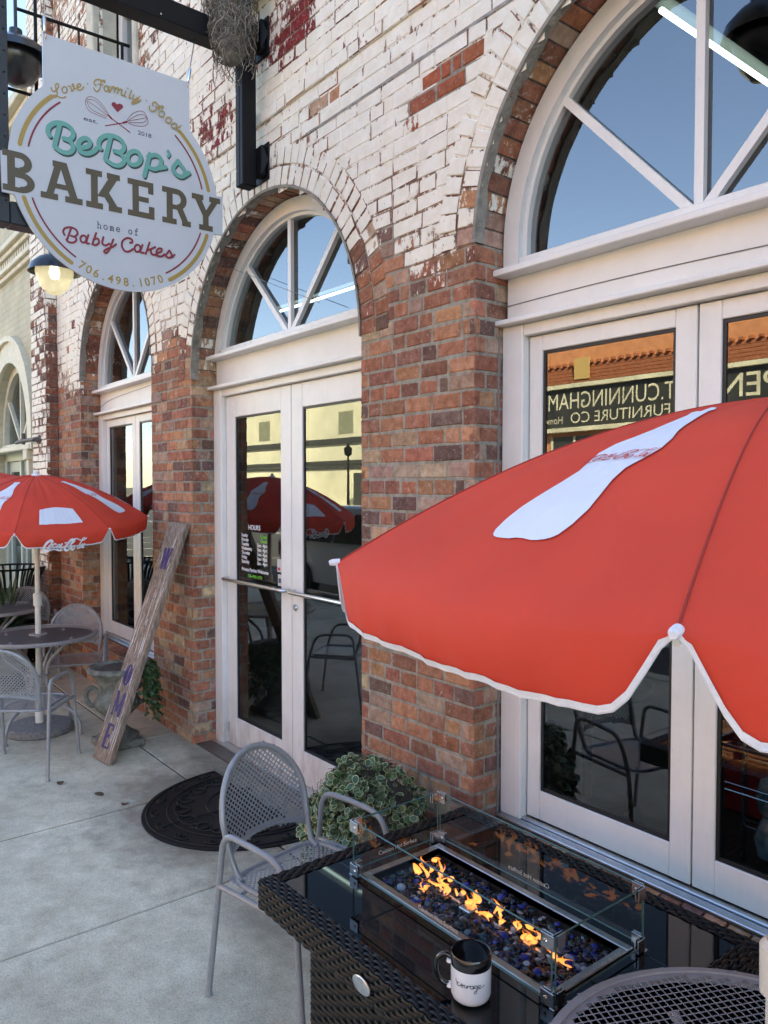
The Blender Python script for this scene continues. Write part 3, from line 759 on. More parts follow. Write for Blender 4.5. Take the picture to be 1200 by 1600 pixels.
for i in range(150): mb.box(-9.1-i*.11, -9.04-i*.11, Y0-.075, Y0+.01, 4.585, 4.655)
mb.build('cornice', M_NT, nb)
mb = MB(); ring_mesh(mb, arch_pts(NA['x'], 1.20, 2.52, 2.3), arch_pts(NA['x'], .905, 2.52, 2.3), Y0-.035, Y0+.02)
ring_mesh(mb, arch_pts(NA['x'], 1.235, 2.52, 2.3), arch_pts(NA['x'], 1.165, 2.52, 2.3), Y0-.07, Y0+.02); mb.build('arch_moulding', M_NT, nb, smooth=20)
mb = MB(); ring_mesh(mb, arch_pts(NA['x'], .895, 2.52, 2.42), arch_pts(NA['x'], .80, 2.52, 2.42), .12, .22); mb.box(-11.50, -9.74, .10, .22, 2.36, 2.42, .004)
bar_between(mb, (-10.62, 2.42), (-10.62, 3.33), .04, .14, .19)
for sg in (-1, 1): bar_between(mb, (-10.62+sg*.03, 2.42), (-10.62+sg*.66, 3.0), .04, .14, .189)
aw = mb.build('arch_window', M_NT, nb, smooth=25)
mb = MB(); mb.poly([(x, .185, z) for x, z in arch_pts(NA['x'], .81, 2.52, 2.42)][::-1]); mb.build('pane', M_PANE2, aw, smooth=0)
M_SAGE = mat('sage_paint', (.33, .38, .33), .5, var=.06, scale=4)
mb = MB(); mb.box(-11.51, -9.73, .14, .24, 2.20, 2.355, .004)
for xa, xb_ in ((-11.51, -11.35), (-9.89, -9.73), (-10.66, -10.58)): mb.box(xa, xb_, .13, .24, .02, 2.199, .004)
for xa in (-11.34, -10.575):
    mb.box(xa, xa+.68, .17, .22, .02, .75, .004); mb.box(xa, xa+.09, .165, .22, .755, 2.195, .003); mb.box(xa+.59, xa+.68, .165, .22, .755, 2.195, .003); mb.box(xa+.091, xa+.589, .165, .22, 2.06, 2.195, .003)
dn = mb.build('door', M_SAGE, nb)
mb = MB()
for xa in (-11.34, -10.575): mb.quad((xa+.09, .2, .755), (xa+.59, .2, .755), (xa+.59, .2, 2.06), (xa+.09, .2, 2.06))
mb.build('pane', M_PANE, dn, smooth=0)
mb = MB(); mb.box(-12.2, -9.45, -.05, .10, 2.30, 2.36, .008); mb.box(-9.66, -9.56, -.03, .03, 1.7, 2.30, .008); mb.box(-9.69, -9.53, -.06, .03, 2.18, 2.30, .01); mb.build('door_ledge', M_NT, nb)

# ------------------------------------------------------------ across the square: what the glass reflects
YO = -27.6
M_YEL = mat('cream_stucco', (.68, .63, .46), .8, var=.20, scale=.35, bump=.15, bscale=8, detail=9)
M_DK = mat('dark_band', (.05, .05, .045), .6, var=.2, scale=2)
yb_ = empty('stucco_building', (-45, YO, 0), 0, 'pale yellow stucco building with dark bands mirrored in the door glass', 'building')
mb = MB(); mb.box(-75, -32.02, YO-14, YO, -.1, 11.2); mb.build('wall', M_YEL, yb_, smooth=0)
mb = MB(); mb.box(-75, -32.05, YO-.02, YO+.14, 4.78, 5.16, .01); mb.box(-75, -32.05, YO-.02, YO+.2, 3.36, 3.62, .01); mb.box(-75, -32.05, YO-.02, YO+.10, 3.06, 3.2, .01); mb.box(-75, -32.05, YO-.02, YO+.06, 0, .3, .01); mb.build('string_course', M_DK, yb_)
M_GB = painted_brick('glass_block', (.30, .30, .20), (.36, .35, .24), 2.2)
for xg in (-64, -53.5, -42.5, -34.5):
    mb = MB(); mb.box(xg-.85, xg+.85, YO-.1, YO+.03, 5.45, 6.95, .01); mb.build('glass_block_window', M_GB, yb_, smooth=0)
for xg in (-60, -48.5, -40.8, -36):
    mb = MB(); mb.box(xg-.8, xg+.8, YO-.1, YO+.04, .02, 2.75); d_ = mb.build('door', M_DK, yb_, smooth=0)
    mb = MB(); mb.quad((xg+.2, YO+.045, .3), (xg+.7, YO+.045, .3), (xg+.7, YO+.045, 2.2), (xg+.2, YO+.045, 2.2)); mb.build('door_panel', mat('beige_panel', (.4, .35, .25), .5), d_, smooth=0)
st = empty('furniture_store', (-12, YO, 0), 0, 'orange brick store with long black signboard mirrored in the large window', 'building')
M_OB = painted_brick('orange_brick', (.80, .33, .15), (.74, .295, .13), 1.6)
mb = MB(); mb.box(-32, 25, YO-14, YO, -.1, 11.0); mb.build('wall', M_OB, st, smooth=0)
mb = MB()
for k in range(5): mb.box(-32, 25, YO-.02, YO+.30-.055*k, 6.82+.17*k, 6.97+.17*k, .01)
for i in range(140): mb.box(-31.8+i*.4, -31.62+i*.4, YO-.02, YO+.2, 7.68, 7.82, .01)
mb.box(-32, 25, YO-.1, YO+.3, 11.0, 11.2); mb.build('corbel', mat('brown_brick', (.30, .10, .045), .85, var=.3, scale=6), st)
mb = MB(); mb.box(-31.5, 24, YO, YO+.16, 4.70, 6.62, .01); sg_ = mb.build('signboard', mat('sign_black', (.035, .035, .032), .5, var=.3, scale=1), st)
M_SIGNW = mat('sign_cream', (.60, .55, .41), .6, var=.25, scale=.8)
mb = MB(); mb.box(-31.5, 24, YO+.1, YO+.34, 6.60, 6.80, .01); mb.box(-31.5, 24, YO+.1, YO+.40, 4.50, 4.71, .01); mb.build('sign_border', M_SIGNW, sg_)
mb = MB(); mp = lambda X0, Z0: (lambda u, v, h: (X0-u, YO+.168, Z0+v))
add_text(mb, 'T.CUNNINGHAM', 1.12, mp(-18.1, 5.62), fit=6.9); add_text(mb, 'FURNITURE CO', .74, mp(-18.3, 4.92), fit=5.3)
add_text(mb, 'Home', .5, mp(-24.1, 4.95), sx=.9)
add_text(mb, 'OPEN', 1.35, mp(-12.6, 5.45), fit=3.4, offset=.006); add_text(mb, 'Home', .6, mp(-13.4, 4.88), sx=1.0)
add_text(mb, 'FURNITURE', 1.2, mp(-5.5, 5.25), fit=5.5, offset=.012)
mb.build('sign_lettering', M_SIGNW, sg_, smooth=0)
for i in range(9):
    x0 = -31+i*6.1
    mb = MB(); mb.box(x0, x0+5.6, YO-.1, YO+.05, .5, 4.3); sf = mb.build('shop_window', mat('shop_dark', (.03, .032, .03), .1), st, smooth=0)
    mb = MB()
    for q in range(5): mb.box(x0+q*1.36, x0+q*1.36+.12, YO, YO+.09, .5, 4.3)
    mb.box(x0, x0+5.6, YO, YO+.085, 3.3, 3.42); mb.build('mullion', M_SIGNW, sf, smooth=0)
mb = MB(); mb.box(-23.35, -22.45, YO+.31, YO+.36, 6.95, 7.95, .01); mb.build('wall_notice', mat('yellow_panel', (.52, .34, .12), .6), st)

# street lamp post and a parked car seen only in the glass
lp = empty('street_lamp', (-38.5, -24.9, 0), 0, 'black street lamp with lantern standing before the yellow building in the reflection', 'street lamp')
mb = MB(); mb.lathe([(.16, 0), (.16, .4), (.09, .5), (.06, 3.6), (.05, 3.7)], (-38.5, -24.9, 0), 12); mb.build('post', M_BLACKST, lp)
mb = MB(); mb.lathe([(.05, 3.7), (.22, 3.8), (.26, 4.2), (.1, 4.35), (.02, 4.5)], (-38.5, -24.9, 0), 12); mb.build('lantern', M_BLACKST, lp)
car = empty('parked_car', (-10.4, -5.6, -.15), radians(0), 'white parked car at the kerb, seen as a reflection in the door glass', 'car')
M_CARW = mat('white_car_paint', (.62, .63, .65), .25, coat=1.0); M_CARG = mat('car_glass', (.012, .014, .016), .04)
prof = [(-2.25, .32), (-2.28, .62), (-2.2, .95), (-1.95, 1.02), (-1.5, 1.62), (-1.2, 1.68), (.35, 1.66), (1.05, 1.12), (2.05, .95), (2.28, .70), (2.3, .34)]
def loft(mb, prof, ws):
    b = len(mb.v); n = len(prof)
    for y, f in ws:
        for x, z in prof:
            k = 1-(.18*max(0, (z-1.0)/.7))*(1 if abs(y) > .5 else .0); zz = z
            mb.v.append((x*(f), y*k, zz if f == 1 else .34+(zz-.34)*(.985)))
    for i in range(len(ws)-1):
        for j in range(n):
            j2 = (j+1) % n; mb.face((b+i*n+j, b+(i+1)*n+j, b+(i+1)*n+j2, b+i*n+j2))
    mb.face([b+j for j in range(n)]); mb.face([b+(len(ws)-1)*n+j for j in range(n)][::-1])
mb = MB(); loft(mb, prof, [(-.92, .97), (-.88, 1), (.88, 1), (.92, .97)]); mb.build('body', M_CARW, car, smooth=40, at='local')
mb = MB()
for sy in (-1, 1):
    for pts in ([(-1.75, 1.05), (-1.42, 1.54), (-.5, 1.56), (-.5, 1.05)], [(-.42, 1.05), (-.42, 1.56), (.3, 1.55), (.85, 1.08)]):
        q = [(x, sy*(.925*(1-.18*max(0, (z-1)/.7))+.006), z) for x, z in pts]; mb.poly(q if sy < 0 else q[::-1])
mb.quad((-1.985, -.70, 1.06), (-1.985, .70, 1.06), (-1.56, .62, 1.56), (-1.56, .62*-1, 1.56)); mb.quad((1.06, -.74, 1.15), (.42, -.64, 1.6), (.42, .64, 1.6), (1.06, .74, 1.15)); mb.build('car_window', M_CARG, car, smooth=0, at='local')
for x in (-1.4, 1.42):
    for y in (-.86, .86):
        mb = MB(); R_ = Matrix.Rotation(pi/2, 4, 'X'); mb.lathe([(.2, -.1), (.33, -.1), (.34, -.06), (.34, .06), (.33, .1), (.2, .1)], (x, y, .34), 24, R_); wh = mb.build('wheel', M_RUBBER, car, at='local')
        mb = MB(); mb.lathe([(.02, -.104), (.2, -.104), (.21, 0), (.2, .104), (.02, .104)], (x, y, .34), 16, R_); mb.build('rim', M_STEEL, wh, at='local')
for y in (-.78, .78):
    mb = MB(); mb.box(-2.29, -2.05, y-.13, y+.13, .72, 1.0, .02); mb.build('tail_light', mat('tail_red', (.35, .01, .01), .2), car, at='local')

# ------------------------------------------------------------ inside the shop
def tube_light(name, p, q, lab):
    mb = MB(); mb.tube([p, q], .016, 8); e = mat('fluorescent', (.9, .95, .9), .5, emit=(.80, 1.0, .86), estr=1.0)
    r = empty(name, ((p[0]+q[0])/2, (p[1]+q[1])/2, p[2]), 0, lab, 'ceiling light', 'fluorescent tubes inside the shop'); mb.build('lamp_tube', e, r)
    mb = MB(); P, Q = Vector(p), Vector(q); d = (Q-P).normalized(); n = Vector((-d.y, d.x, 0))*.05; u = Vector((0, 0, .05))
    a = [P+n+u, P-n+u, Q-n+u, Q+n+u]; b = [x+Vector((0, 0, .05)) for x in a]; mb.poly(a); mb.poly(b[::-1])
    for i in range(4): j = (i+1) % 4; mb.poly([a[i], b[i], b[j], a[j]])
    mb.build('fixture', M_CEIL, r)
tube_light('ceiling_light', (-2.45, 1.55, 4.5), (-2.45, 3.2, 4.5), 'fluorescent tube behind the large right arched window')
tube_light('ceiling_light', (-10.0+1.3, 2.75, 4.1), (-6.9, 2.80, 4.1), 'long fluorescent tube behind the middle arched window, the lower of its two')
tube_light('ceiling_light', (-8.2, 3.7, 4.55), (-6.4, 3.7, 4.55), 'fluorescent tube behind the middle arched window, the higher of its two')
rk = empty('wire_rack', (-1.2, .95, 0), 0, 'chrome wire display shelves behind the right glass doors', 'rack')
mb = MB()
for z in (.30, .62, .95, 1.3):
    for y in (.72, 1.15): mb.tube([(-1.72, y, z), (-.30, y, z)], .004, 6); mb.tube([(-1.72, y, z+.03), (-.30, y, z+.03)], .0025, 5)
    for i in range(46): mb.tube([(-1.70+i*.031, .72, z), (-1.70+i*.031, 1.15, z)], .0014, 4)
mb.build('shelf', mat('chrome_wire', (.5, .5, .5), .15, 1.0), rk)
for x in (-1.72, -.30):
    for y in (.72, 1.15):
        mb = MB(); mb.tube([(x, y, .012), (x, y, 1.9)], .012, 8); mb.build('post', M_STEEL, rk)
mb = MB(); prof = [(.045, .305), (.075, .33), (.085, .40), (.06, .47), (.05, .49), (.07, .52), (.08, .58), (.065, .64), (.03, .66), (.0, .665)]
mb.lathe(prof, (-1.46, .9, .0), 20); tag(mb.build('glazed_jar', mat('teal_glaze', (.04, .16, .19), .2, col2=(.42, .45, .44), scale=14, coat=.6)), 'teal and white glazed jar on the lowest wire shelf at the right edge', 'jar')
mb = MB(); mb.box(-2.35, -1.80, 1.9, 2.4, .02, .36, .01); mb.box(-2.37, -1.78, 1.88, 2.42, .33, .37, .008); tag(mb.build('storage_bin', mat('red_bin', (.30, .015, .02), .35, bump=.1, bscale=20)), 'red plastic bin on the shop floor behind the right glass door', 'bin')
tb = empty('shop_table', (-2.75, 1.35, 0), .3, 'dark cafe table behind the large window with patterned cloth pad', 'table')
mb = MB(); mb.lathe([(.0, .70), (.36, .70), (.37, .715), (.36, .73), (0, .73)], (0, 0, 0), 28); mb.build('tabletop', M_GASKET, tb, at='local')
mb = MB(); mb.lathe([(.25, .013), (.25, .03), (.03, .06), (.03, .70)], (0, 0, 0), 16); mb.build('pedestal', M_BLACKST, tb, at='local')
mb = MB(); cols = [(.30, .03, .03), (.35, .33, .30), (.04, .04, .045), (.45, .12, .03), (.10, .09, .09)]
rr = random.Random(3); pm = [mat('print_ink', c, .6) for c in cols]
for i in range(9):
    for j in range(7):
        mb.cur = rr.randrange(5); x, y = -.27+i*.06, -.21+j*.06; g = rr.uniform(.0, .008); mb.quad((x+g, y+g, .736), (x+.06-g, y+g, .736), (x+.06, y+.06, .736), (x, y+.06, .736))
mb2 = mb.build('printed_pad', pm, smooth=0, at='local'); mb2.location = (-2.75, 1.35, .0); mb2.rotation_euler = (0, 0, .5); tag(mb2, 'red and black patterned pad lying on the dark shop table', 'table mat')
# strokes of the signwriting, millimetres on the board: [line width m, (across, up), ...]
SIGN = {'bebop':[[0.0165,(-317,285),(-345,167)],[0.0165,(-367,212),(-376,229),(-371,256),(-346,281),(-316,292),(-280,289),(-255,271),(-252,244),(-271,220),(-299,218)],[0.0165,(-299,218),(-269,212),(-252,190),(-257,168),(-278,150),(-309,147),(-341,161)],[0.0165,(-211,194),(-177,210),(-165,237),(-185,250),(-212,235),(-226,204),(-217,174),(-183,171),(-149,191),(-132,212)],[0.0165,(-57,293),(-86,171)],[0.0165,(-111,217),(-121,234),(-114,263),(-88,288),(-55,300),(-16,297),(10,279),(14,250),(-7,225),(-37,223)],[0.0165,(-37,223),(-4,217),(14,194),(9,171),(-14,152),(-47,149),(-82,164)],[0.0165,(107,223),(102,203),(88,186),(69,176),(51,176),(38,186),(33,204),(38,224),(52,241),(70,251),(89,251),(102,241),(107,223)],[0.0165,(158,258),(126,131)],[0.0165,(148,241),(192,262),(222,247),(215,205),(183,182),(153,186)],[0.0165,(214,196),(249,210)],[0.0165,(322,264),(340,245),(363,216),(354,186),(325,180),(298,199),(295,222),(320,257)],[0.0165,(354,186),(388,214)]],'apos':[[0.014,(265,301),(274,291),(264,272)]],'baby':[[0.0075,(-268,-235),(-289,-300)],[0.0075,(-301,-275),(-307,-258),(-297,-240),(-271,-230),(-244,-236),(-235,-256),(-250,-273),(-268,-273)],[0.0075,(-268,-273),(-245,-278),(-243,-294),(-260,-307),(-283,-307),(-292,-297)],[0.0075,(-190,-274),(-193,-284),(-198,-292),(-206,-296),(-213,-295),(-219,-289),(-221,-280),(-219,-271),(-213,-263),(-205,-259),(-198,-260),(-192,-265),(-190,-274)],[0.0075,(-180,-252),(-191,-294),(-177,-296)],[0.0075,(-139,-233),(-160,-296)],[0.0075,(-154,-270),(-131,-261),(-125,-280),(-142,-297),(-159,-296)],[0.0075,(-101,-247),(-108,-280),(-92,-289),(-70,-276)],[0.0075,(-48,-249),(-71,-307),(-87,-328),(-99,-322),(-83,-306),(-55,-291),(-34,-272)],[0.0075,(42,-249),(55,-245),(52,-230),(29,-226),(3,-246),(-2,-278),(15,-300),(38,-296),(58,-280)],[0.0075,(100,-268),(98,-278),(92,-286),(84,-290),(75,-290),(70,-284),(67,-274),(70,-264),(76,-256),(84,-252),(92,-253),(98,-259),(100,-268)],[0.0075,(112,-247),(100,-287),(120,-289)],[0.0075,(152,-227),(130,-292)],[0.0075,(184,-246),(164,-258),(143,-270)],[0.0075,(158,-264),(163,-287),(187,-289)],[0.0075,(192,-277),(218,-264),(221,-248),(204,-250),(190,-270),(197,-291),(221,-290),(238,-275)],[0.0075,(266,-249),(276,-262),(281,-280),(262,-290),(246,-283),(251,-271),(265,-250)],[0.0075,(281,-283),(297,-267)]],'love':[[0.0048,(-356,458),(-353,446),(-344,442),(-330,456),(-320,475),(-322,487),(-332,484),(-335,468),(-328,446),(-328,429),(-336,416),(-346,416),(-341,425),(-326,424),(-305,422),(-286,433)],[0.0048,(-278,471),(-280,462),(-284,455),(-291,451),(-298,451),(-302,455),(-304,463),(-302,471),(-297,478),(-291,483),(-284,483),(-279,478),(-278,471)],[0.0048,(-272,492),(-261,492),(-254,471),(-244,489),(-245,509),(-252,507),(-250,499),(-237,490),(-226,498),(-210,512),(-212,522),(-222,517),(-229,502),(-221,489),(-205,495),(-194,513)],[0.0048,(-174,535),(-173,534)],[0.0048,(-130,539),(-140,548),(-133,567),(-113,577),(-95,574),(-84,573),(-85,582),(-96,576)],[0.0048,(-104,574),(-109,535),(-121,513),(-135,512),(-142,524)],[0.0048,(-118,552),(-95,557)],[0.0048,(-66,545),(-67,537),(-71,530),(-77,526),(-82,527),(-86,531),(-88,538),(-86,545),(-82,552),(-76,556),(-71,556),(-67,552),(-66,545)],[0.0048,(-60,557),(-64,530),(-55,531)],[0.0048,(-46,562),(-55,532)],[0.0048,(-48,549),(-38,562),(-29,558),(-36,534)],[0.0048,(-30,552),(-17,564),(-11,557),(-19,532)],[0.0048,(-12,552),(2,562),(7,556),(3,536),(14,532)],[0.0048,(28,558),(20,535),(28,530)],[0.0048,(38,578),(39,577)],[0.0048,(60,574),(45,532),(56,532)],[0.0048,(72,553),(66,531),(77,529),(91,544)],[0.0048,(103,555),(85,520),(69,504),(60,509),(71,518),(91,520),(110,537)],[0.0048,(141,544),(142,543)],[0.0048,(178,527),(177,541),(193,551),(209,540),(233,529),(238,540),(227,542)],[0.0048,(215,537),(204,522),(188,502),(168,496),(158,506),(159,518)],[0.0048,(193,527),(216,520)],[0.0048,(245,502),(243,494),(237,486),(228,482),(220,481),(214,485),(211,492),(214,500),(220,508),(228,512),(237,513),(243,509),(245,502)],[0.0048,(286,479),(283,471),(277,463),(268,459),(260,458),(254,462),(251,469),(254,478),(260,485),(269,490),(277,490),(284,486),(286,479)],[0.0048,(317,457),(314,450),(309,443),(301,439),(293,438),(287,442),(285,448),(288,456),(293,463),(301,467),(309,467),(315,464),(317,457)],[0.0048,(342,465),(313,436),(328,433)]],'wire':[[0.0016,(-67,415),(-103,455),(-139,473),(-165,472),(-182,454),(-186,430),(-169,399),(-122,388),(-79,384)],[0.0016,(-71,408),(-122,453),(-154,459),(-179,452)],[0.0016,(-75,402),(-140,433),(-179,446)],[0.0016,(-77,394),(-155,407),(-179,443)],[0.0016,(34,408),(63,450),(106,478),(133,474),(148,449),(150,427),(132,405),(89,392),(41,392)],[0.0016,(38,405),(90,450),(121,462),(144,457)],[0.0016,(43,405),(144,453)],[0.0016,(43,398),(121,420),(146,448)]],'handle':[[0.0052,(-56,396),(49,347)],[0.0052,(-84,344),(13,387)],[0.01,(-68,405),(-50,392)],[0.01,(14,388),(33,399)]],'heart':[(-17,434),(-50,464),(-46,478),(-33,484),(-19,476),(-5,485),(10,482),(14,469)]}
SCRIPT = [[0.034,(0.179,0.204),(0.2,0.237),(0.164,0.262),(0.1,0.233),(0.036,0.139),(0.007,0.042),(0.043,-0.021),(0.107,-0.014)],[0.018,(0.079,-0.019),(0.193,0.006),(0.307,0.012),(0.364,-0.011),(0.436,-0.006)],[0.028,(0.307,0.001),(0.353,-0.021),(0.407,-0.009)],[0.026,(0.181,0.096),(0.166,0.066),(0.147,0.045),(0.128,0.039),(0.115,0.048),(0.112,0.072),(0.119,0.102),(0.134,0.132),(0.153,0.153),(0.172,0.16),(0.185,0.15),(0.188,0.127),(0.181,0.096)],[0.024,(0.281,0.15),(0.271,0.18),(0.229,0.166),(0.2,0.109),(0.214,0.057),(0.257,0.067),(0.29,0.097)],[0.024,(0.371,0.099),(0.358,0.073),(0.341,0.055),(0.324,0.049),(0.312,0.057),(0.309,0.078),(0.314,0.104),(0.328,0.13),(0.345,0.148),(0.362,0.154),(0.374,0.145),(0.377,0.125),(0.371,0.099)],[0.024,(0.421,0.172),(0.381,0.062),(0.419,0.052),(0.471,0.103)],[0.02,(0.49,0.197),(0.514,0.203)],[0.036,(0.639,0.172),(0.693,0.234),(0.679,0.266),(0.607,0.246),(0.536,0.146),(0.493,0.051),(0.521,-0.015),(0.593,0.015),(0.639,0.096),(0.619,0.127),(0.587,0.091)],[0.018,(0.679,0.264),(0.75,0.282),(0.836,0.245),(0.921,0.215),(1.007,0.271)],[0.024,(0.724,0.049),(0.71,0.02),(0.69,0.0),(0.672,-0.006),(0.659,0.004),(0.655,0.026),(0.661,0.055),(0.676,0.084),(0.695,0.104),(0.714,0.11),(0.727,0.101),(0.731,0.078),(0.724,0.049)],[0.022,(0.95,0.276),(0.907,0.249),(0.829,0.089),(0.804,0.022),(0.839,0.005)],[0.024,(0.92,0.065),(0.907,0.041),(0.891,0.024),(0.875,0.018),(0.864,0.026),(0.86,0.045),(0.866,0.071),(0.878,0.095),(0.895,0.112),(0.911,0.117),(0.922,0.109),(0.925,0.09),(0.92,0.065)],[0.024,(0.967,0.125),(0.924,0.015),(0.967,0.018)]]
# ------------------------------------------------------------ hanging sign and its steel bracket
SX, SY, SZ = -4.2, -.834, 3.45
M_SIGN = mat('sign_panel', (.50, .53, .57), .22, var=.03, scale=3, coat=.3)
inks = {k: mat('ink_'+k, c, .5) for k, c in dict(teal=(.125, .345, .295), shade=(.045, .065, .06), gold=(.36, .245, .055), maroon=(.22, .018, .035), olive=(.085, .068, .038), navy=(.035, .035, .06), grey=(.07, .07, .085)).items()}
sign = empty('hanging_sign', (SX, SY, 2.94), 0, 'round white bakery sign with square top hanging from the black steel bracket', 'sign')
def smap(u, v, h=0.0): return (SX+.0075+h, SY+u, SZ+v)
CZ, CR = .052, .565
def arc(a0, a1, n=40): return [(CR*cos(a0+(a1-a0)*i/n), CZ+CR*sin(a0+(a1-a0)*i/n)) for i in range(n+1)]
A1 = math.asin((.455-CZ)/CR); A2 = math.asin((.122-CZ)/CR); A3 = math.asin((-.10-CZ)/CR); A4 = math.asin((-.122-CZ)/CR); A5 = math.asin((.08-CZ)/CR)
ol = [(-.394, .720), (-.394, .4556)][1:]+[]
ol = [(.396, .724), (-.394, .720)]+arc(pi-A1, pi-A5, 14)+[(-.5997, .079), (-.595, -.122)]+arc(pi-A4, 2*pi+A3, 70)+[(.598, -.097), (.6, .128)]+arc(A2, A1, 14)
mb = MB(); n = len(ol)
mb.poly([smap(u, v, -.0005) for u, v in ol]); mb.poly([smap(u, v, -.0125) for u, v in ol][::-1])
for i in range(n):
    a, b = ol[i], ol[(i+1) % n]; mb.quad(smap(*a, -.0125), smap(*b, -.0125), smap(*b, -.0005), smap(*a, -.0005))
board = mb.build('board', M_SIGN, sign, smooth=0)
def strokes(mb, key, dz=0.0, du=0.0, dv=0.0, wadd=0.0, grow=.00025):
    for i, s in enumerate(SIGN[key]): mb.ribbon([(a/1000+du, b/1000+dv) for a, b in s[1:]], s[0]+wadd, smap, 5, dz+i*grow)
mb = MB(); strokes(mb, 'bebop', .0006, .006, -.0075, .0065, .0001); strokes(mb, 'apos', .0006, .005, -.006); mb.build('script_shadow', inks['shade'], sign, smooth=0)
mb = MB(); strokes(mb, 'bebop', .0032, wadd=.0068, grow=.0001); strokes(mb, 'apos', .0032)
mb.lathe([(0, 0), (.0095, 0), (.0095, .0006), (0, .0006)], smap(SIGN['apos'][0][1][0]/1000, SIGN['apos'][0][1][1]/1000, .0034), 14, Matrix.Rotation(pi/2, 4, 'Y')); mb.build('script_lettering', inks['teal'], sign, smooth=0)
mb = MB(); strokes(mb, 'baby', .0008, wadd=.0035); mb.build('maroon_lettering', inks['maroon'], sign, smooth=0); mb = MB(); strokes(mb, 'handle', .0008); mb.build('whisk_handle', inks['maroon'], sign, smooth=0); mb = MB(); mb.poly([smap(a/1000, b/1000, .0008) for a, b in SIGN['heart']]); mb.build('heart', inks['maroon'], sign, smooth=0)
mb = MB(); strokes(mb, 'wire', .0007, wadd=.0008); mb.build('whisk_wires', inks['maroon'], sign, smooth=0)
mb = MB(); strokes(mb, 'love', .0008, wadd=.002); mb.build('motto_lettering', inks['gold'], sign, smooth=0); mb = MB()
def arcs(mb, r, wd, angs):
    for a0, a1 in angs:
        pts = [(r*cos(radians(a0+(a1-a0)*i/24)), .034+r*sin(radians(a0+(a1-a0)*i/24))) for i in range(25)]; mb.ribbon(pts, wd, smap, 0, .0008)
for ag in [(133, 169), (50, 12), (198, 239), (301, 343)]: mb = MB(); arcs(mb, .520, .021, [ag]); mb.build('gold_arc', inks['gold'], sign, smooth=0)
mb = MB()
ph = '706.498.1070'; an = [-116.3, -111.6, -106.9, -102.1, -97.6, -92.8, -87.8, -83.2, -78, -73.5, -68.8, -64]
for qi, (c, a) in enumerate(zip(ph, an)):
    if c == '.': mb.build('phone_lettering', inks['gold'], sign, smooth=0); mb = MB()
    a = radians(a); r = .484; cx, cy = r*cos(a), .020+r*sin(a); ro = a+pi/2
    add_text(mb, c, .062, lambda u, v, h: smap(cx+(u)*cos(ro)-(v-.022)*sin(ro), cy+u*sin(ro)+(v-.022)*cos(ro), .0008), align='CENTER', offset=.001)
mb.build('phone_lettering', inks['gold'], sign, smooth=0)
for ag in [(131, 168), (50, 13), (199, 239), (301, 342)]: mb = MB(); arcs(mb, .480, .009, [ag]); mb.build('maroon_arc', inks['maroon'], sign, smooth=0)
mb = MB()
def typed(mb, ch, x, z, h, wd):
    G = {'h': [[(0, 1), (.1, 1), (.1, 0)], [(0, 0), (.2, 0)], [(.1, .5), (.3, .65), (.5, .5), (.5, 0)], [(.4, 0), (.6, 0)]], 'o': [[(.3+.28*cos(t*pi/5), .31+.31*sin(t*pi/5)) for t in range(11)]],
         'm': [[(0, .6), (.06, .6), (.06, 0)], [(-.02, 0), (.14, 0)], [(.06, .5), (.2, .62), (.3, .5), (.3, 0)], [(.3, .5), (.44, .62), (.54, .5), (.54, 0)], [(.48, 0), (.64, 0)]],
         'e': [[(.04, .32), (.56, .32), (.5, .55), (.3, .63), (.08, .5), (.04, .3), (.1, .08), (.3, 0), (.55, .08)]], 'f': [[(.55, .95), (.4, 1), (.25, .85), (.25, 0)], [(.05, .6), (.5, .6)], [(.08, 0), (.45, 0)]]}
    for i, s in enumerate(G[ch]): mb.ribbon([(x+a*h*.9, z+b*h+.02*x) for a, b in s], wd, smap, 3 if ch in 'oe' else 0, .0008+i*.0002)
x = -.132
for c in 'home of':
    if c != ' ': typed(mb, c, x, -.202, .036, .0042)
    x += .0335
add_text(mb, 'est.', .030, lambda u, v, h: smap(-.199+u, .342+v, .0008), fit=.074); add_text(mb, '2018', .031, lambda u, v, h: smap(.092+u, .349+v, .0008), fit=.076)
mb.build('navy_lettering', inks['navy'], sign, smooth=0)
mb = MB(); HH = .200
def B_(x0, x1, z0, z1, e): mb.quad(*[smap(u, -.10+v*HH+.017*u, .0008+e*.00015) for u, v in ((x0, z0), (x1, z0), (x1, z1), (x0, z1))])
def D_(x0, z0, x1, z1, wd, e): mb.quad(*[smap(u, -.10+v*HH+.017*u, .0008+e*.00015) for u, v in ((x0, z0), (x0+wd, z0), (x1+wd, z1), (x1, z1))])
def A_(cx, cz, rx, rz, a0, a1, wd, e):
    for i in range(14):
        t0, t1 = radians(a0+(a1-a0)*i/14), radians(a0+(a1-a0)*(i+1)/14); q = []
        for t, k in ((t0, 0), (t0, 1), (t1, 1), (t1, 0)): q.append((cx+(rx-wd*(1-k))*cos(t), cz+(rz-wd/HH*.85*(1-k))*sin(t)))
        mb.quad(*[smap(u, -.10+v*HH+.017*u, .0008+e*.00015) for u, v in q])
T = .036; S = .155
# B
x = -.592; B_(x+.022, x+.022+T, 0, 1, 0); B_(x, x+.022, 0, S, 0); B_(x, x+.022, 1-S, 1, 0)
for zc, e, rx in ((.74, 1, .058), (.26, 2, .070)):
    B_(x+.058, x+.080, zc+.26-S, zc+.26, e); B_(x+.058, x+.080, zc-.26 if zc < .5 else zc-.26+.0, zc-.26+S*.8, e); A_(x+.080, zc, rx, .26, 90, -90, T, e)
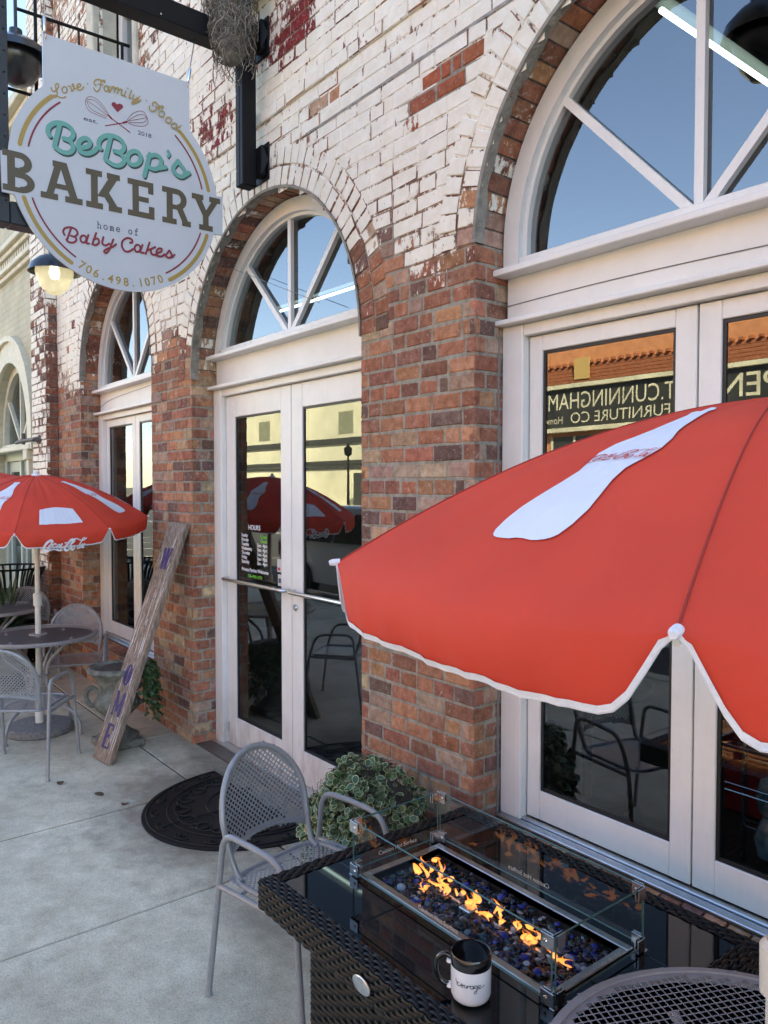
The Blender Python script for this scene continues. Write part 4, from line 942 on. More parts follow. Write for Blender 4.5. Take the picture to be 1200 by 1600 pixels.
# A
x = -.415; D_(x+.028, S, x+.076, 1, .036, 0); D_(x+.142, S, x+.089, 1, .040, 1); B_(x+.060, x+.112, 1-S, 1, 2); B_(x+.055, x+.150, .30, .43, 3)
B_(x, x+.085, 0, S, 4); B_(x+.120, x+.208, 0, S, 5)
# K
x = -.189; B_(x+.026, x+.026+T, 0, 1, 0); B_(x, x+.088, 0, S, 1); B_(x, x+.085, 1-S, 1, 1); D_(x+.058, .33, x+.122, .88, .046, 2); D_(x+.128, .10, x+.074, .50, .044, 3); B_(x+.110, x+.180, 1-S, 1, 4); B_(x+.118, x+.190, 0, S, 5)
# E
x = .033; B_(x+.026, x+.026+T, 0, 1, 0); B_(x, x+.150, 0, S, 1); B_(x, x+.145, 1-S, 1, 1); B_(x+.060, x+.118, .43, .57, 2); B_(x+.118, x+.150, S, .34, 3); B_(x+.115, x+.145, .68, 1-S, 3)
# R
x = .228; B_(x+.026, x+.026+T, 0, 1, 0); B_(x, x+.085, 0, S, 1); B_(x, x+.088, 1-S, 1, 1); B_(x+.060, x+.088, .42, .42+S*.85, 2); A_(x+.088, .71, .058, .29, 90, -90, T, 3); D_(x+.118, .10, x+.080, .50, .040, 4); B_(x+.116, x+.170, 0, S, 5)
# Y
x = .405; B_(x+.068, x+.068+T, 0, .46, 0); B_(x+.044, x+.130, 0, S, 1); D_(x+.066, .42, x+.016, .9, .040, 2); D_(x+.068, .42, x+.128, .9, .038, 3); B_(x, x+.072, 1-S, 1, 4); B_(x+.108, x+.178, 1-S, 1, 5)
mb.build('slab_lettering', inks['olive'], sign, smooth=0)
for u, y1, z1 in ((.385, -.385, 4.50), (-.385, -1.215, 4.50)):
    mb = MB(); p = Vector(smap(u, .70, -.006)); q = Vector((SX-.005, y1, z1)); d = (q-p)
    mb.tube([p+Vector((0, 0, -.012)), p+Vector((.016, .004, .01)), p+d*.10, p+Vector((-.014, 0, .01)), p+Vector((0, 0, -.012))], .0035, 6, 4)
    mb.tube([p+d*.08, p+d*.13, p+d*.28, p+d*.33], [.004, .010, .010, .004], 8); mb.tube([p+d*.30, q], .0035, 6)
    mb.build('hanger', M_STEEL, sign)
brc = empty('sign_bracket', (-4.2, 0, 3.6), 0, 'black steel bracket of post and beam bolted to the painted wall above the middle arch', 'bracket')
mb = MB(); mb.box(-4.205, -4.117, -.142, -.048, 3.655, 4.60, .005); mb.box(-4.168, -4.154, -.1445, -.1425, 3.656, 4.44); mb.build('post', M_BLACKST, brc)
mb = MB(); mb.box(-4.248, -4.152, -1.52, -.1430, 4.445, 4.575, .006); mb.box(-4.254, -4.146, -1.50, -.1435, 4.44, 4.4435); mb.build('beam', M_BLACKST, brc)
for z in (3.80, 4.53):
    mb = MB()
    for x in (-4.2,):
        b = len(mb.v); pts = [(-4.131, -.045, z-.09), (-4.07, -.045, z-.05), (-4.03, -.003, z), (-4.07, -.003, z+.07), (-4.131, -.045, z+.10), (-4.131, -.003, z+.10), (-4.131, -.003, z-.10)]
        mb.box(-4.15, -4.06, -.047, -.012, z-.085, z+.09, .006); mb.box(-4.25, -4.04, -.012, -.002, z-.11, z+.11, .003); mb.poly([(-4.06, -.040, z-.075), (-4.035, -.012, z), (-4.06, -.040, z+.08)])
    mb.build('wall_plate', M_BLACKST, brc)
mb = MB(); mb.box(-4.34, -4.225, -1.525, -1.385, 3.19, 4.60, .006); mb.box(-4.34, -4.226, -1.384, -.93, 3.19, 3.305, .006); mb.build('outer_post', M_GREYST, brc)
mb = MB()
for z in [3.3+.105*i for i in range(11)]:
    for y in (-1.40, -1.392+.0): mb.lathe([(0, 0), (.005, 0), (.004, .002), (0, .002)], (-4.2245, -1.405, z), 8, Matrix.Rotation(pi/2, 4, 'Y'))
for y, z in ((-.35, 4.47), (-.62, 4.47), (-.9, 4.47), (-.25, 4.55)): mb.lathe([(0, 0), (.006, 0), (.005, .003), (0, .003)], (-4.1515, y, z), 8, Matrix.Rotation(pi/2, 4, 'Y'))
for z in (4.2, 3.75): mb.lathe([(0, 0), (.006, 0), (.005, .003), (0, .003)], (-4.19, -.1425, z), 8, Matrix.Rotation(pi/2, 4, 'X'))
mb.build('screw', M_STEEL, brc)
# wad of netting snagged on the bracket
mb = MB(); rr = random.Random(5)
def lump(th, z):
    return .122*(1+.35*noise.noise(Vector((cos(th)*1.3, sin(th)*1.3, z*4))))*(1.12-.5*abs(z-.15))
for i in range(1500):
    th = rr.uniform(0, 2*pi); z = rr.uniform(-.20, .42); P = []
    dth, dz = rr.uniform(-1.1, 1.1), rr.uniform(-.16, .16)
    k0 = rr.uniform(.66, 1.06)
    for k in range(5):
        t = th+dth*k/4+rr.uniform(-.12, .12); zz = z+dz*k/4+rr.uniform(-.015, .015); r = lump(t, zz)*k0
        P.append((-4.115+r*cos(t)*1.0, -.215+r*sin(t), 4.545+zz-.04*(1 if i % 23 == 0 and k > 2 else 0)))
    mb.cur = rr.randrange(3); mb.tube(P, rr.choice((.0012, .0017, .0024)), 4, 2, caps=False)
mb.cur = 0; b = len(mb.v); NN = 18
for i in range(12):
    for k in range(NN):
        z = -.22+.66*i/11; t = 2*pi*k/NN; r = lump(t, z)*.68*(1 if 0 < i < 11 else .55); mb.v.append((-4.115+r*cos(t)*1.0, -.215+r*sin(t), 4.545+z))
for i in range(11):
    for k in range(NN): mb.face((b+i*NN+k, b+i*NN+(k+1) % NN, b+(i+1)*NN+(k+1) % NN, b+(i+1)*NN+k))
mb.face([b+k for k in range(NN)][::-1]); mb.face([b+11*NN+k for k in range(NN)])
nets = [mat('netting_'+n_, c, .9, var=.35, scale=25, bump=.5, bscale=80) for n_, c in (('grey', (.17, .15, .125)), ('pale', (.30, .28, .24)), ('brown', (.10, .082, .06)))]
tag(mb.build('netting_bundle', nets), 'ragged grey brown bundle of netting caught on top of the black sign bracket', 'netting')
# lamps on the facade
M_ENAM = mat('black_enamel', (.012, .013, .015), .3, coat=.3)
def wall_lamp(x, y, z, r, lit, lab):
    e = empty('wall_lamp', (x, y, z), 0, lab, 'lamp', None)
    mb = MB(); mb.lathe([(.02, .19), (.045, .185), (.05, .10), (r*.62, .085), (r*.92, .03), (r, -.02), (r*1.02, -.03), (r*.97, -.028), (r*.88, .02), (r*.55, .06), (0, .07)], (x, y, z), 28); mb.build('lamp_shade', M_ENAM, e)
    mb = MB(); mb.tube(bend([(x, y, z+.17), (x, y, z+.42), (x, -.35 if y < -.5 else y*.5, z+.62), (x, -.01, z+.30)] if lit else [(x, y, z+.17), (x, y, z+1.3), (x, -.01, z+1.3)], .14, 7), .013, 10); mb.lathe([(.05, -.012), (.05, .012), (0, .014)], (x, -.012, z+(.30 if lit else 1.3)), 16, Matrix.Rotation(pi/2, 4, 'X')); mb.build('gooseneck_arm', M_ENAM, e)
    mb = MB(); mb.lathe([(r*.70, .03), (r*.74, -.03), (r*.68, -.09), (r*.5, -.16), (r*.25, -.205), (.0, -.215)], (x, y, z), 24)
    if lit: mb.build('glass_globe', lampg, e)
    else: mb.build('dark_bulb', M_ENAM, e)  # black bulb shape added to darken the underside of the shade
    if lit:
        mb = MB(); mb.lathe([(0, .03), (.03, .02), (.042, -.03), (.03, -.075), (0, -.085)], (x, y, z), 14); mb.build('bulb', mat('warm_bulb', (1, .9, .7), .5, emit=(1.0, .86, .55), estr=1.3), e)
lampg = bpy.data.materials.new('seeded_glass'); lampg.use_nodes = True; t = lampg.node_tree; bs = t.nodes['Principled BSDF']; bs.inputs['Base Color'].default_value = (.75, .74, .62, 1); bs.inputs['Roughness'].default_value = .25
bs.inputs['Emission Color'].default_value = (1, .90, .60, 1); bs.inputs['Emission Strength'].default_value = .05
mx = N(t, 'ShaderNodeMixShader'); tr = N(t, 'ShaderNodeBsdfTransparent'); tr.inputs[0].default_value = (.95, .95, .82, 1); mx.inputs[0].default_value = .42
t.links.new(tr.outputs[0], mx.inputs[1]); t.links.new(bs.outputs[0], mx.inputs[2]); t.links.new(mx.outputs[0], t.nodes['Material Output'].inputs[0])
wall_lamp(-6.80, -.47, 3.685, .205, True, 'lit black wall lamp with glass globe low behind the round sign')
wall_lamp(-6.13, -.90, 5.0, .25, False, 'unlit black dome lamp high up at the left beside the railing')
wall_lamp(-1.665, -.64, 3.86, .165, False, 'dark dome lamp mirrored in the top right of the large fanlight')
rl = empty('iron_railing', (-6.3, 0, 4.8), 0, 'thin black iron railing sticking out from the upper wall behind the sign', 'railing')
for P_, Q_ in (((-6.3, -.87, 5.435), (-6.3, .0, 5.455)), ((-6.3, -.95, 4.83), (-6.3, .0, 4.83))): mb = MB(); mb.tube([P_, Q_], .013, 8); mb.build('rail', M_BLACKST, rl)
for y, z1 in ((-.06, 5.46), (-.72, 5.95), (-.55, 5.44), (-.40, 5.44), (-.25, 5.45)): mb = MB(); mb.tube([(-6.3, y, 4.83), (-6.3, y, z1)], .013 if y in (-.06, -.72) else .008, 8); mb.build('baluster', M_BLACKST, rl)
mb = MB(); mb.tube([(-8.72, -.10, 2.37), (-8.72, -.17, 2.37), (-9.2, -.19, 2.37), (-9.42, -.19, 2.36)], [.045, .02, .024, .018], 10); mb.lathe([(.05, 0), (.05, .012), (.02, .02)], (-8.72, -.116, 2.37), 14, Matrix.Rotation(pi/2, 4, 'X')); mb.tube([(-9.1, -.19, 2.33), (-9.1, -.19, 2.45)], .02, 8)
tag(mb.build('pipe_fitting', mat('old_iron', (.10, .085, .08), .6, .4, var=.4, scale=30)), 'short rusty iron pipe fitting sticking out of the whitewashed pilaster', 'pipe')
# ------------------------------------------------------------ perforated steel chair (faces +X in its own frame)
def lattice(mb, fn, inside, u0, u1, v0, v1, cell, fill=.30, th=.0022):
    """sheet with a staggered grid of holes; fn(u,v)->point; inside(u,v)-> >0 in the sheet"""
    c = cell/sqrt(2); na = int((u1-u0+v1-v0)/c/1.0)+6; cu, cv = (u0+u1)/2, (v0+v1)/2; V = {}
    def pt(a, b, k=None):
        key = (round(a*8), round(b*8))
        if key not in V:
            u, v = cu+(a+b)*c/sqrt(2), cv+(a-b)*c/sqrt(2); V[key] = mb.vert(fn(u, v))
        return V[key]
    rng_ = range(-na, na)
    f = fill/2
    for i in rng_:
        for j in rng_:
            u, v = cu+(i+j)*c/sqrt(2), cv+(i-j)*c/sqrt(2)
            d = inside(u, v)
            if d < -cell*.3: continue
            o = [(i-.5, j-.5), (i+.5, j-.5), (i+.5, j+.5), (i-.5, j+.5)]
            if d < cell*.75: mb.face([pt(*p) for p in o]); continue
            h = [(i-.5+f, j-.5+f), (i+.5-f, j-.5+f), (i+.5-f, j+.5-f), (i-.5+f, j+.5-f)]
            O = [pt(*p) for p in o]; H = [mb.vert(fn(cu+(a+b)*c/sqrt(2), cv+(a-b)*c/sqrt(2))) for a, b in h]
            for k in range(4): mb.face([O[k], O[(k+1) % 4], H[(k+1) % 4], H[k]])
BW, ZB0, ZB1 = .205, .505, .845
def back_x(z): return -.20-.095*((z-.42)/.42)
def back_in(y, z):
    zc = .62
    if z > zc:
        q = sqrt((y/BW)**2+((z-zc)/(ZB1-zc))**2); d = (1-q)*BW
    else: d = BW*(1-.10*(zc-z)/.2)-abs(y)
    bot = ZB0+.035*(1-(y/BW)**2)
    return min(d, z-bot)
def seat_in(x, y): return min(.215-abs(y)-max(0, (abs(x)-.12))**2*1.2, .205-abs(x))
def make_chair(m):
    t = empty('bistro_chair')
    mb = MB(); lattice(mb, lambda y, z: Vector((back_x(z)+.030*(1-(y/BW)**2)*-1, y, z)), back_in, -BW, BW, ZB0, ZB1, .0225, .38)
    pts = [Vector((back_x(z)-.030*(1-(y/BW)**2), y, z)) for y, z in [(-BW*.95+BW*1.9*i/20, ZB0+.035*(1-(-.95+1.9*i/20)**2)) for i in range(21)]]
    mb.tube(pts, .006, 6); mb.build('backrest', m, t, at='local')
    mb = MB(); hoop = [(-.155, -.190, .43), (-.19, -.188, .45)]
    for i in range(25):
        a = pi*i/24; y, z = -BW*cos(a), .62+(ZB1-.62)*sin(a); hoop.append((back_x(z)-.030*(1-(y/BW)**2), y, z))
    hoop += [(-.19, .188, .45), (-.155, .190, .43)]
    mb.tube([hoop[0], hoop[1]]+[(back_x(.5), -.197, .52)]+hoop[2:-2]+[(back_x(.5), .197, .52)]+hoop[-2:], .0115, 10, 2); mb.build('back_frame', m, t, at='local')
    mb = MB(); lattice(mb, lambda x, y: Vector((x, y, .437-.012*(1-(y/.22)**2)*(1-(x/.22)**2)+(.012 if x < -.15 else 0)*0)), seat_in, -.205, .205, -.215, .215, .0225, .38)
    mb.build('seat', m, t, at='local')
    mb = MB(); fr = []
    for i in range(40):
        a = 2*pi*i/40; c_, s_ = cos(a), sin(a); k = (abs(c_)**6+abs(s_)**6)**(-1/6); fr.append((.205*c_*k, .212*s_*k, .434))
    mb.tube(fr, .0095, 8, 0, True); mb.build('seat_frame', m, t, at='local')
    for sy in (-1, 1):
        y = sy
        mb = MB(); mb.tube(bend([(-.265, y*.262, .008), (-.215, y*.252, .40), (-.185, y*.250, .625), (-.03, y*.256, .625)], .065, 6), .0112, 10)
        mb.lathe([(.014, 0), (.014, .012), (.011, .02)], (-.265, y*.262, 0), 10); mb.build('rear_leg', m, t, at='local')
        mb = MB(); mb.tube(bend([(-.032, y*.256, .625), (.13, y*.256, .615), (.195, y*.25, .44), (.245, y*.262, .008)], .07, 6), .0112, 10)
        mb.lathe([(.014, 0), (.014, .012), (.011, .02)], (.245, y*.262, 0), 10); mb.build('front_leg', m, t, at='local')
        mb = MB(); mb.tube([(-.212, y*.2515, .425), (.197, y*.2505, .425)], .0105, 8); mb.tube([(-.1, y*.212, .43), (-.1, y*.2515, .425)], .007, 6); mb.tube([(.1, y*.212, .43), (.1, y*.2515, .425)], .007, 6); mb.build('side_rail', m, t, at='local')
    return t
G_CH = 'perforated metal chairs around the bistro tables'
ch1 = make_chair(M_CHAIR); tag(ch1, 'grey perforated metal armchair at the left end of the black fire table', 'chair', G_CH); ch1.location = (-2.36, -.82, 0); ch1.rotation_euler = (0, 0, radians(11))
def chair_at(x, y, deg, lab, m=None):
    c = copy_tree(ch1); c.location = (x, y, 0); c.rotation_euler = (0, 0, radians(deg)); c['label'] = lab; return c
ca = chair_at(-5.47, -1.065, 142, 'grey perforated chair in the left foreground of the round table, seen from behind')
cb = chair_at(-6.56, -.43, -22, 'perforated chair facing the camera behind the round table with umbrella')
cc = chair_at(-8.05, -.42, -12, 'farthest perforated chair, beside the yucca planter and second round table')
# taupe tint on the two far chairs
for c in (cb, cc):
    for ch in c.children:
        ch.data = ch.data.copy(); ch.data.materials[0] = M_CHAIR2
# ------------------------------------------------------------ round mesh table
def make_table(R=.42, zt=.745):
    t = empty('bistro_table')
    mb = MB(); lattice(mb, lambda x, y: Vector((x, y, zt)), lambda x, y: min(R-.008-sqrt(x*x+y*y), sqrt(x*x+y*y)-.045), -R, R, -R, R, .0245, .20)
    mb.build('mesh_top', M_CHAIR2, t, at='local')
    mb = MB(); mb.lathe([(R-.016, zt-.022), (R, zt-.024), (R+.006, zt-.012), (R+.004, zt+.002), (R-.014, zt+.005), (R-.016, zt-.022)], (0, 0, 0), 72)
    b = len(mb.v); mb.build('rim', M_CHAIR2, t, smooth=40, at='local')
    mb = MB(); mb.lathe([(.026, zt-.01), (.026, zt+.006), (.062, zt+.005), (.064, zt-.004), (.03, zt-.012)], (0, 0, 0), 28); mb.build('umbrella_ring', M_CHAIR2, t, at='local')
    for k in range(4):
        a = pi/4+k*pi/2; d = Vector((cos(a), sin(a), 0)); mb = MB()
        mb.tube([d*.30+Vector((0, 0, zt-.012)), d*.20+Vector((0, 0, zt-.10)), d*.085+Vector((0, 0, .52)), d*.075+Vector((0, 0, .36)), d*.16+Vector((0, 0, .24)), d*.30+Vector((0, 0, .17)), d*.355+Vector((0, 0, .08)), d*.36+Vector((0, 0, .01))], .0125, 9, 6)
        mb.lathe([(.019, 0), (.019, .01), (.013, .016)], d*.36, 12); mb.build('leg', M_CHAIR2, t, at='local')
    for z in (.44, .34):
        mb = MB(); mb.tube([(.075*cos(2*pi*i/24), .075*sin(2*pi*i/24), z) for i in range(24)], .008, 8, 0, True); mb.build('leg_ring', M_CHAIR2, t, at='local')
    return t
G_T = 'round mesh bistro tables'
t1 = make_table(); tag(t1, 'round grey mesh table with umbrella pole, in front of the left window', 'table', G_T); t1.location = (-6.205, -.789, 0); t1.rotation_euler = (0, 0, radians(-8))
t2 = copy_tree(t1); t2.location = (-7.78, -.78, 0); t2['label'] = 'second round mesh table farther off at the left edge by the yucca'
t3 = copy_tree(t1); t3.location = (-.615, -.958, 0); t3.rotation_euler = (0, 0, radians(21)); t3['label'] = 'round mesh table cut off at the bottom right corner of the photo'
# ------------------------------------------------------------ red umbrellas
M_POLE = mat('cream_pole', (.66, .64, .57), .4, var=.06, scale=10)
M_AGG = mat('aggregate_base', (.10, .095, .09), .9, col2=(.26, .25, .235), scale=70, bump=.6, bscale=90)
def umbrella(name, C, zt, h, R, angs, tilt, lab, bottle_panels, patch_panels, base=True, valance=.090, side_slack=.004, p=1.75):
    u = empty(name, (C[0], C[1], 0), 0, lab, 'umbrella', 'red umbrellas over the bistro tables')
    ax = Vector((tilt[0], tilt[1], 1)).normalized(); Cc = Vector((C[0], C[1], zt)); nP = len(angs)
    e1 = Vector((1, 0, 0)); e1 = (e1-ax*e1.dot(ax)).normalized(); e2 = ax.cross(e1)
    tips = [Cc+(e1*cos(a)+e2*sin(a))*R for a in map(radians, angs)]
    def rib(k, t): return Cc+(tips[k % nP]-Cc)*t+ax*h*(1-t**p)
    def wr(k, s, t):     # cloth pulled towards the ribs and the rim
        return ax*(.0055*noise.noise(Vector((s*3.5+k*7, t*2.2, 3)))+.0040*noise.noise(Vector((s*9+k*5, t*1.2, 8)))*t+.004*noise.noise(Vector(((1-abs(s))*6, t*9, k*3+(1 if s > 0 else 0))))*t**3*abs(s)**2)*min(1, 6*(1-abs(s)))
    def can(k, s, t):
        a, b = rib(k, t), rib(k+1, t); f = (s+1)/2
        q = a.lerp(b, f); c = (Cc+ax*h*(1-t**p)); out = q-c
        return q+out*(.055*(1-s*s)*(1-.5*t))-ax*((side_slack*t*t+.008*t**9)*(1-s*s))+wr(k, s, t)+out.normalized()*(.012*(1-s*s)*t**6)
    def prof(s):
        a = abs(s)
        return valance if a < .76 else valance*(.5+.5*cos(pi*(a-.76)/.24))**.8
    def val(k, s, v):
        q = can(k, s, 1.0); d = prof(s); c = Cc; out = (q-c).normalized()
        rip = (.006*sin(s*7+k)+.016*noise.noise(Vector((s*5, k*3, 1)))+.005*noise.noise(Vector((s*14, k*3, 5))))*v*(1-s*s)
        return q-ax*(d*v)+out*(.014*sin(pi*min(1, v*.9))*(1-s*s)+rip-.012*v*(1-abs(s)))
    def ext(k, s, t):   # t>1 continues down the valance
        return can(k, s, t) if t <= 1 else val(k, s, (t-1)*R/max(.02, prof(s)))
    can_m = MB(); NS, NT, NVv = 40, 18, 7; tm = MB()
    for k in range(nP):
        b = len(can_m.v)
        for j in range(NT+NVv+1):
            for i in range(NS+1):
                s_ = -1+2*i/NS
                can_m.v.append(tuple(can(k, s_, (j/NT)**.9) if j <= NT else val(k, s_, (j-NT)/NVv)))
        for j in range(NT+NVv):
            for i in range(NS):
                a_ = b+j*(NS+1)+i
                if j == 0: can_m.face((a_, a_+NS+1, a_+NS+2))
                else: can_m.face((a_, a_+NS+1, a_+NS+2, a_+1))
        P = [val(k, -1+2*i/NS, 1.0) for i in range(NS+1)]
        tm.tube(P, .0026, 6, 0, caps=True)
        for i in range(NS):   # flat binding just above the edge
            s0, s1 = -1+2*i/NS, -1+2*(i+1)/NS; f0, f1 = max(0, 1-.0075/max(.012, prof(s0))), max(0, 1-.0075/max(.012, prof(s1)))
            o0 = (val(k, s0, 1)-Cc).normalized()*.0022; o1 = (val(k, s1, 1)-Cc).normalized()*.0022
            tm.quad(val(k, s0, 1)+o0, val(k, s1, 1)+o1, val(k, s1, f1)+o1, val(k, s0, f0)+o0)
    cano = can_m.build('canopy', M_RED, u, smooth=80); tm.build('binding', M_TRIM, u, smooth=40)
    sm_ = MB()
    for k in range(nP):
        P = [rib(k, .03+.97*j/20)+ax*.0008 for j in range(21)]; sm_.tube(P, .0015, 5)
    sm_.build('seam', mat('dark_red_seam', (.30, .026, .016), .8), cano)
    for k in range(nP):
        mb = MB(); o = (tips[k]-Cc).normalized(); mb.tube([tips[k]-o*.006+ax*.002, tips[k]+o*.007+ax*.001, tips[k]+o*.013], [.0060, .0060, .004], 16); mb.build('rib_cap', M_TRIM, u)
        mb = MB(); mb.tube([rib(k, j/8)-ax*.010 for j in range(9)], .004, 6); s0 = Cc+ax*(h-.22); mb.tube([s0, rib(k, .5)-ax*.012], .0035, 6); mb.build('rib', M_POLE, u)
    # printed bottles, patches and script
    def nrm(k, s, t):
        d = .01; a = ext(k, s, t); b_ = ext(k, min(1, s+d), t)-a; c_ = ext(k, s, t+d)-a; n_ = b_.cross(c_)
        if n_.length < 1e-12: return ax
        n_.normalize(); return n_ if n_.dot(ax+(a-Cc)*.8) > 0 else -n_
    def dec(k, s, t, hh=0.0): return ext(k, s, t)+nrm(k, s, t)*(.0022+hh)
    def mapxy(k, t0, ang=0.0):   # metres on the cloth -> panel
        def f(x, y, hh=0.0):
            t = t0-y/R; wd = (rib(k, min(1, max(.05, t)))-rib(k+1, min(1, max(.05, t)))).length/2
            return dec(k, x/wd, t, hh)
        return f
    wm = MB(); rm = MB()
    BP = [(0, .046), (.003, .057), (.009, .064), (.022, .070), (.055, .074), (.10, .073), (.15, .064), (.20, .054), (.245, .050), (.29, .060), (.335, .067), (.385, .060), (.43, .046), (.48, .034), (.54, .026), (.59, .022), (.61, .025), (.625, .021), (.63, 0)]
    for k in bottle_panels:
        sc = R/.82*.765; f = (lambda g_: (lambda x, y, hh=0.0: g_(x*1.18+.050*sc-.095*y, y, hh)))(mapxy(k, .86)); rows = []
        for i in range(len(BP)-1):
            for q in range(4):
                y = BP[i][0]+(BP[i+1][0]-BP[i][0])*q/4; hw_ = BP[i][1]+(BP[i+1][1]-BP[i][1])*q/4; rows.append((y*sc, hw_*sc))
        for (y0, w0), (y1, w1) in zip(rows[:-1], rows[1:]):
            for i in range(6): wm.quad(*[f(a*w_, y) for a, w_, y in ((-1+i/3, w0, y0), (-1+(i+1)/3, w0, y0), (-1+(i+1)/3, w1, y1), (-1+i/3, w1, y1))])
        for i, s in enumerate(SCRIPT): rm.ribbon([((-.5+a)*.138*sc, (.288+.150*b_)*sc) for a, b_ in s[1:]], s[0]*.112*sc, lambda x, y, hh: f(x, y, .0012+hh*.3+i*.0001), 3)
    for k in patch_panels:
        sm2 = MB()
        for i in range(16):
            for j in range(5):
                q = []
                for a, c in ((i, j), (i+1, j), (i+1, j+1), (i, j+1)):
                    s = -.50+1.0*a/16; t_ = .90-.17*c/5; q.append(dec(k, s*(1-.06*c/5), t_-.03*(1-(2*a/16-1)**2)*c/5))
                wm.quad(*q)
        f = mapxy(k, 1.0)
        for i, s in enumerate(SCRIPT): sm2.ribbon([((-.5+a)*.265, -.108+.265*b_) for a, b_ in s[1:]], s[0]*.42, lambda x, y, hh: f(x, y, .0010+hh*.3+i*.0001), 3)
        sm2.build('white_script', M_FABW, cano, smooth=0)
    wm.build('bottle_print', M_FABW, cano, smooth=60); rm.build('red_script', M_REDP, cano, smooth=0)
    mb = MB(); top = Cc+ax*h; mb.tube([(C[0], C[1], .05), (C[0], C[1], 1.0)], .0215, 14); mb.tube([(C[0], C[1], .98), (C[0], C[1], zt-.1), Cc+ax*(h-.02)], .0185, 14); mb.build('pole', M_POLE, u)
    mb = MB(); mb.lathe([(.0225, -.09), (.0315, -.085), (.0325, 0), (.0225, .012)], (C[0], C[1], 1.05), 16); mb.box(C[0]-.03, C[0]-.02, C[1]-.012, C[1]+.012, .98, 1.04, .003); mb.build('pole_collar', M_POLE, u)
    mb = MB(); mb.lathe([(.03, -.006), (.034, .0), (.026, .012), (.014, .018), (.013, .03), (.004, .036)], top, 14); mb.build('finial', M_TRIM, u)
    if base:
        mb = MB(); mb.lathe([(.235, .0), (.245, .012), (.242, .045), (.225, .058), (.05, .066), (.028, .068)], (C[0], C[1], 0), 40); mb.build('base', M_AGG, u)
        mb = MB(); mb.lathe([(.03, .06), (.03, .30), (.026, .305)], (C[0], C[1], 0), 16); mb.build('base_sleeve', M_POLE, u)
    return u
umbrella('patio_umbrella', (-.617, -.951), 1.739, .286, .788, [-127, -72.4]+[-72.4+43.63*i for i in range(1, 7)], (0, 0), 'large red umbrella in the right foreground with a white bottle print', [0, 2, 4, 6], [1, 3, 5, 7][:0]+[3, 5, 7])
a0 = -23.7-45
umbrella('patio_umbrella', (-6.205, -.789), 1.655, .300, .81, [a0+45*i for i in range(8)], (.125, -.03), 'red umbrella over the left round table with white script on its valance', [0, 2, 4, 6], [1, 3, 5, 7])
umbrella('patio_umbrella', (-7.78, -.78), 1.70, .300, .82, [10+45*i for i in range(8)], (.02, .02), 'red umbrella partly hidden at the left edge behind the nearer red umbrella', [1, 3, 5, 7], [0, 2, 4, 6])
# ------------------------------------------------------------ wicker fire table
FX0, FX1, FY0, FY1, FZ = -2.03, -.915, -1.215, -.352, .68
ft = empty('fire_table', ((FX0+FX1)/2, (FY0+FY1)/2, 0), 0, 'dark woven wicker fire table with black glass top beside the large window', 'fire table')
def weave(mb, org, ud, vd, W, H, cw=.0205, chh=.0145, bulge=.0055, seed=1):
    """woven strands: pillows that pass over and under alternately"""
    rg = random.Random(seed); n = ud.cross(vd).normalized(); nu, nv = max(1, round(W/cw)), max(1, round(H/chh)); cw, chh = W/nu, H/nv
    for j in range(nv):
        for i in range(-1, nu+1):
            if (i+j) % 2: continue
            u0, u1 = max(0, (i-.45)*cw), min(W, (i+1.45)*cw)
            if u1-u0 < .004: continue
            v0, v1 = j*chh+.0008, (j+1)*chh-.0008; k = rg.uniform(.85, 1.1)
            b = len(mb.v)
            for a in range(5):
                uu = u0+(u1-u0)*a/4; hh = bulge*k*sin(pi*max(.0, min(1, ((uu/cw)-(i-.45))/1.9)))
                for c, e in ((v0, -.0016), (v0+.2*chh, .0), ((v0+v1)/2, .0012), (v1-.2*chh, .0), (v1, -.0016)): mb.v.append(tuple(org+ud*uu+vd*c+n*(hh+e)))
            for a in range(4):
                for c in range(4): mb.face((b+a*5+c, b+(a+1)*5+c, b+(a+1)*5+c+1, b+a*5+c+1))
    mb.quad(org-n*.001, org+ud*W-n*.001, org+ud*W+vd*H-n*.001, org+vd*H-n*.001)
UX, UY, UZ = Vector((1, 0, 0)), Vector((0, 1, 0)), Vector((0, 0, 1))
RIM = .052; AP = .085
mb = MB()
weave(mb, Vector((FX0, FY0, FZ-AP)), UX, UZ, FX1-FX0, AP, seed=2); weave(mb, Vector((FX0, FY1, FZ-AP)), -UY, UZ, FY1-FY0, AP, seed=3)
weave(mb, Vector((FX1, FY0, FZ-AP)), UY, UZ, FY1-FY0, AP, seed=4); weave(mb, Vector((FX1, FY1, FZ-AP)), -UX, UZ, FX1-FX0, AP, seed=5)
weave(mb, Vector((FX0, FY0, FZ)), UX, UY, FX1-FX0, RIM, seed=6); weave(mb, Vector((FX0, FY1-RIM, FZ)), UX, UY, FX1-FX0, RIM, seed=7)
weave(mb, Vector((FX0+RIM, FY0+RIM, FZ)), UY, -UX, FY1-FY0-2*RIM, RIM, seed=8); weave(mb, Vector((FX1, FY0+RIM, FZ)), UY, -UX, FY1-FY0-2*RIM, RIM, seed=9)
mb.quad((FX0, FY0, FZ-AP+.001), (FX0, FY1, FZ-AP+.001), (FX1, FY1, FZ-AP+.001), (FX1, FY0, FZ-AP+.001)); mb.build('wicker_rim', M_WICKER, ft, smooth=60)
BX0, BX1, BY0, BY1 = FX0+.22, FX1-.10, FY0+.045, FY1-.09
mb = MB(); weave(mb, Vector((BX0, BY0, .03)), UX, UZ, BX1-BX0, FZ-AP-.03, .030, .0155, .006, 12); weave(mb, Vector((BX0, BY1, .03)), -UY, UZ, BY1-BY0, FZ-AP-.03, .030, .0155, .006, 13)
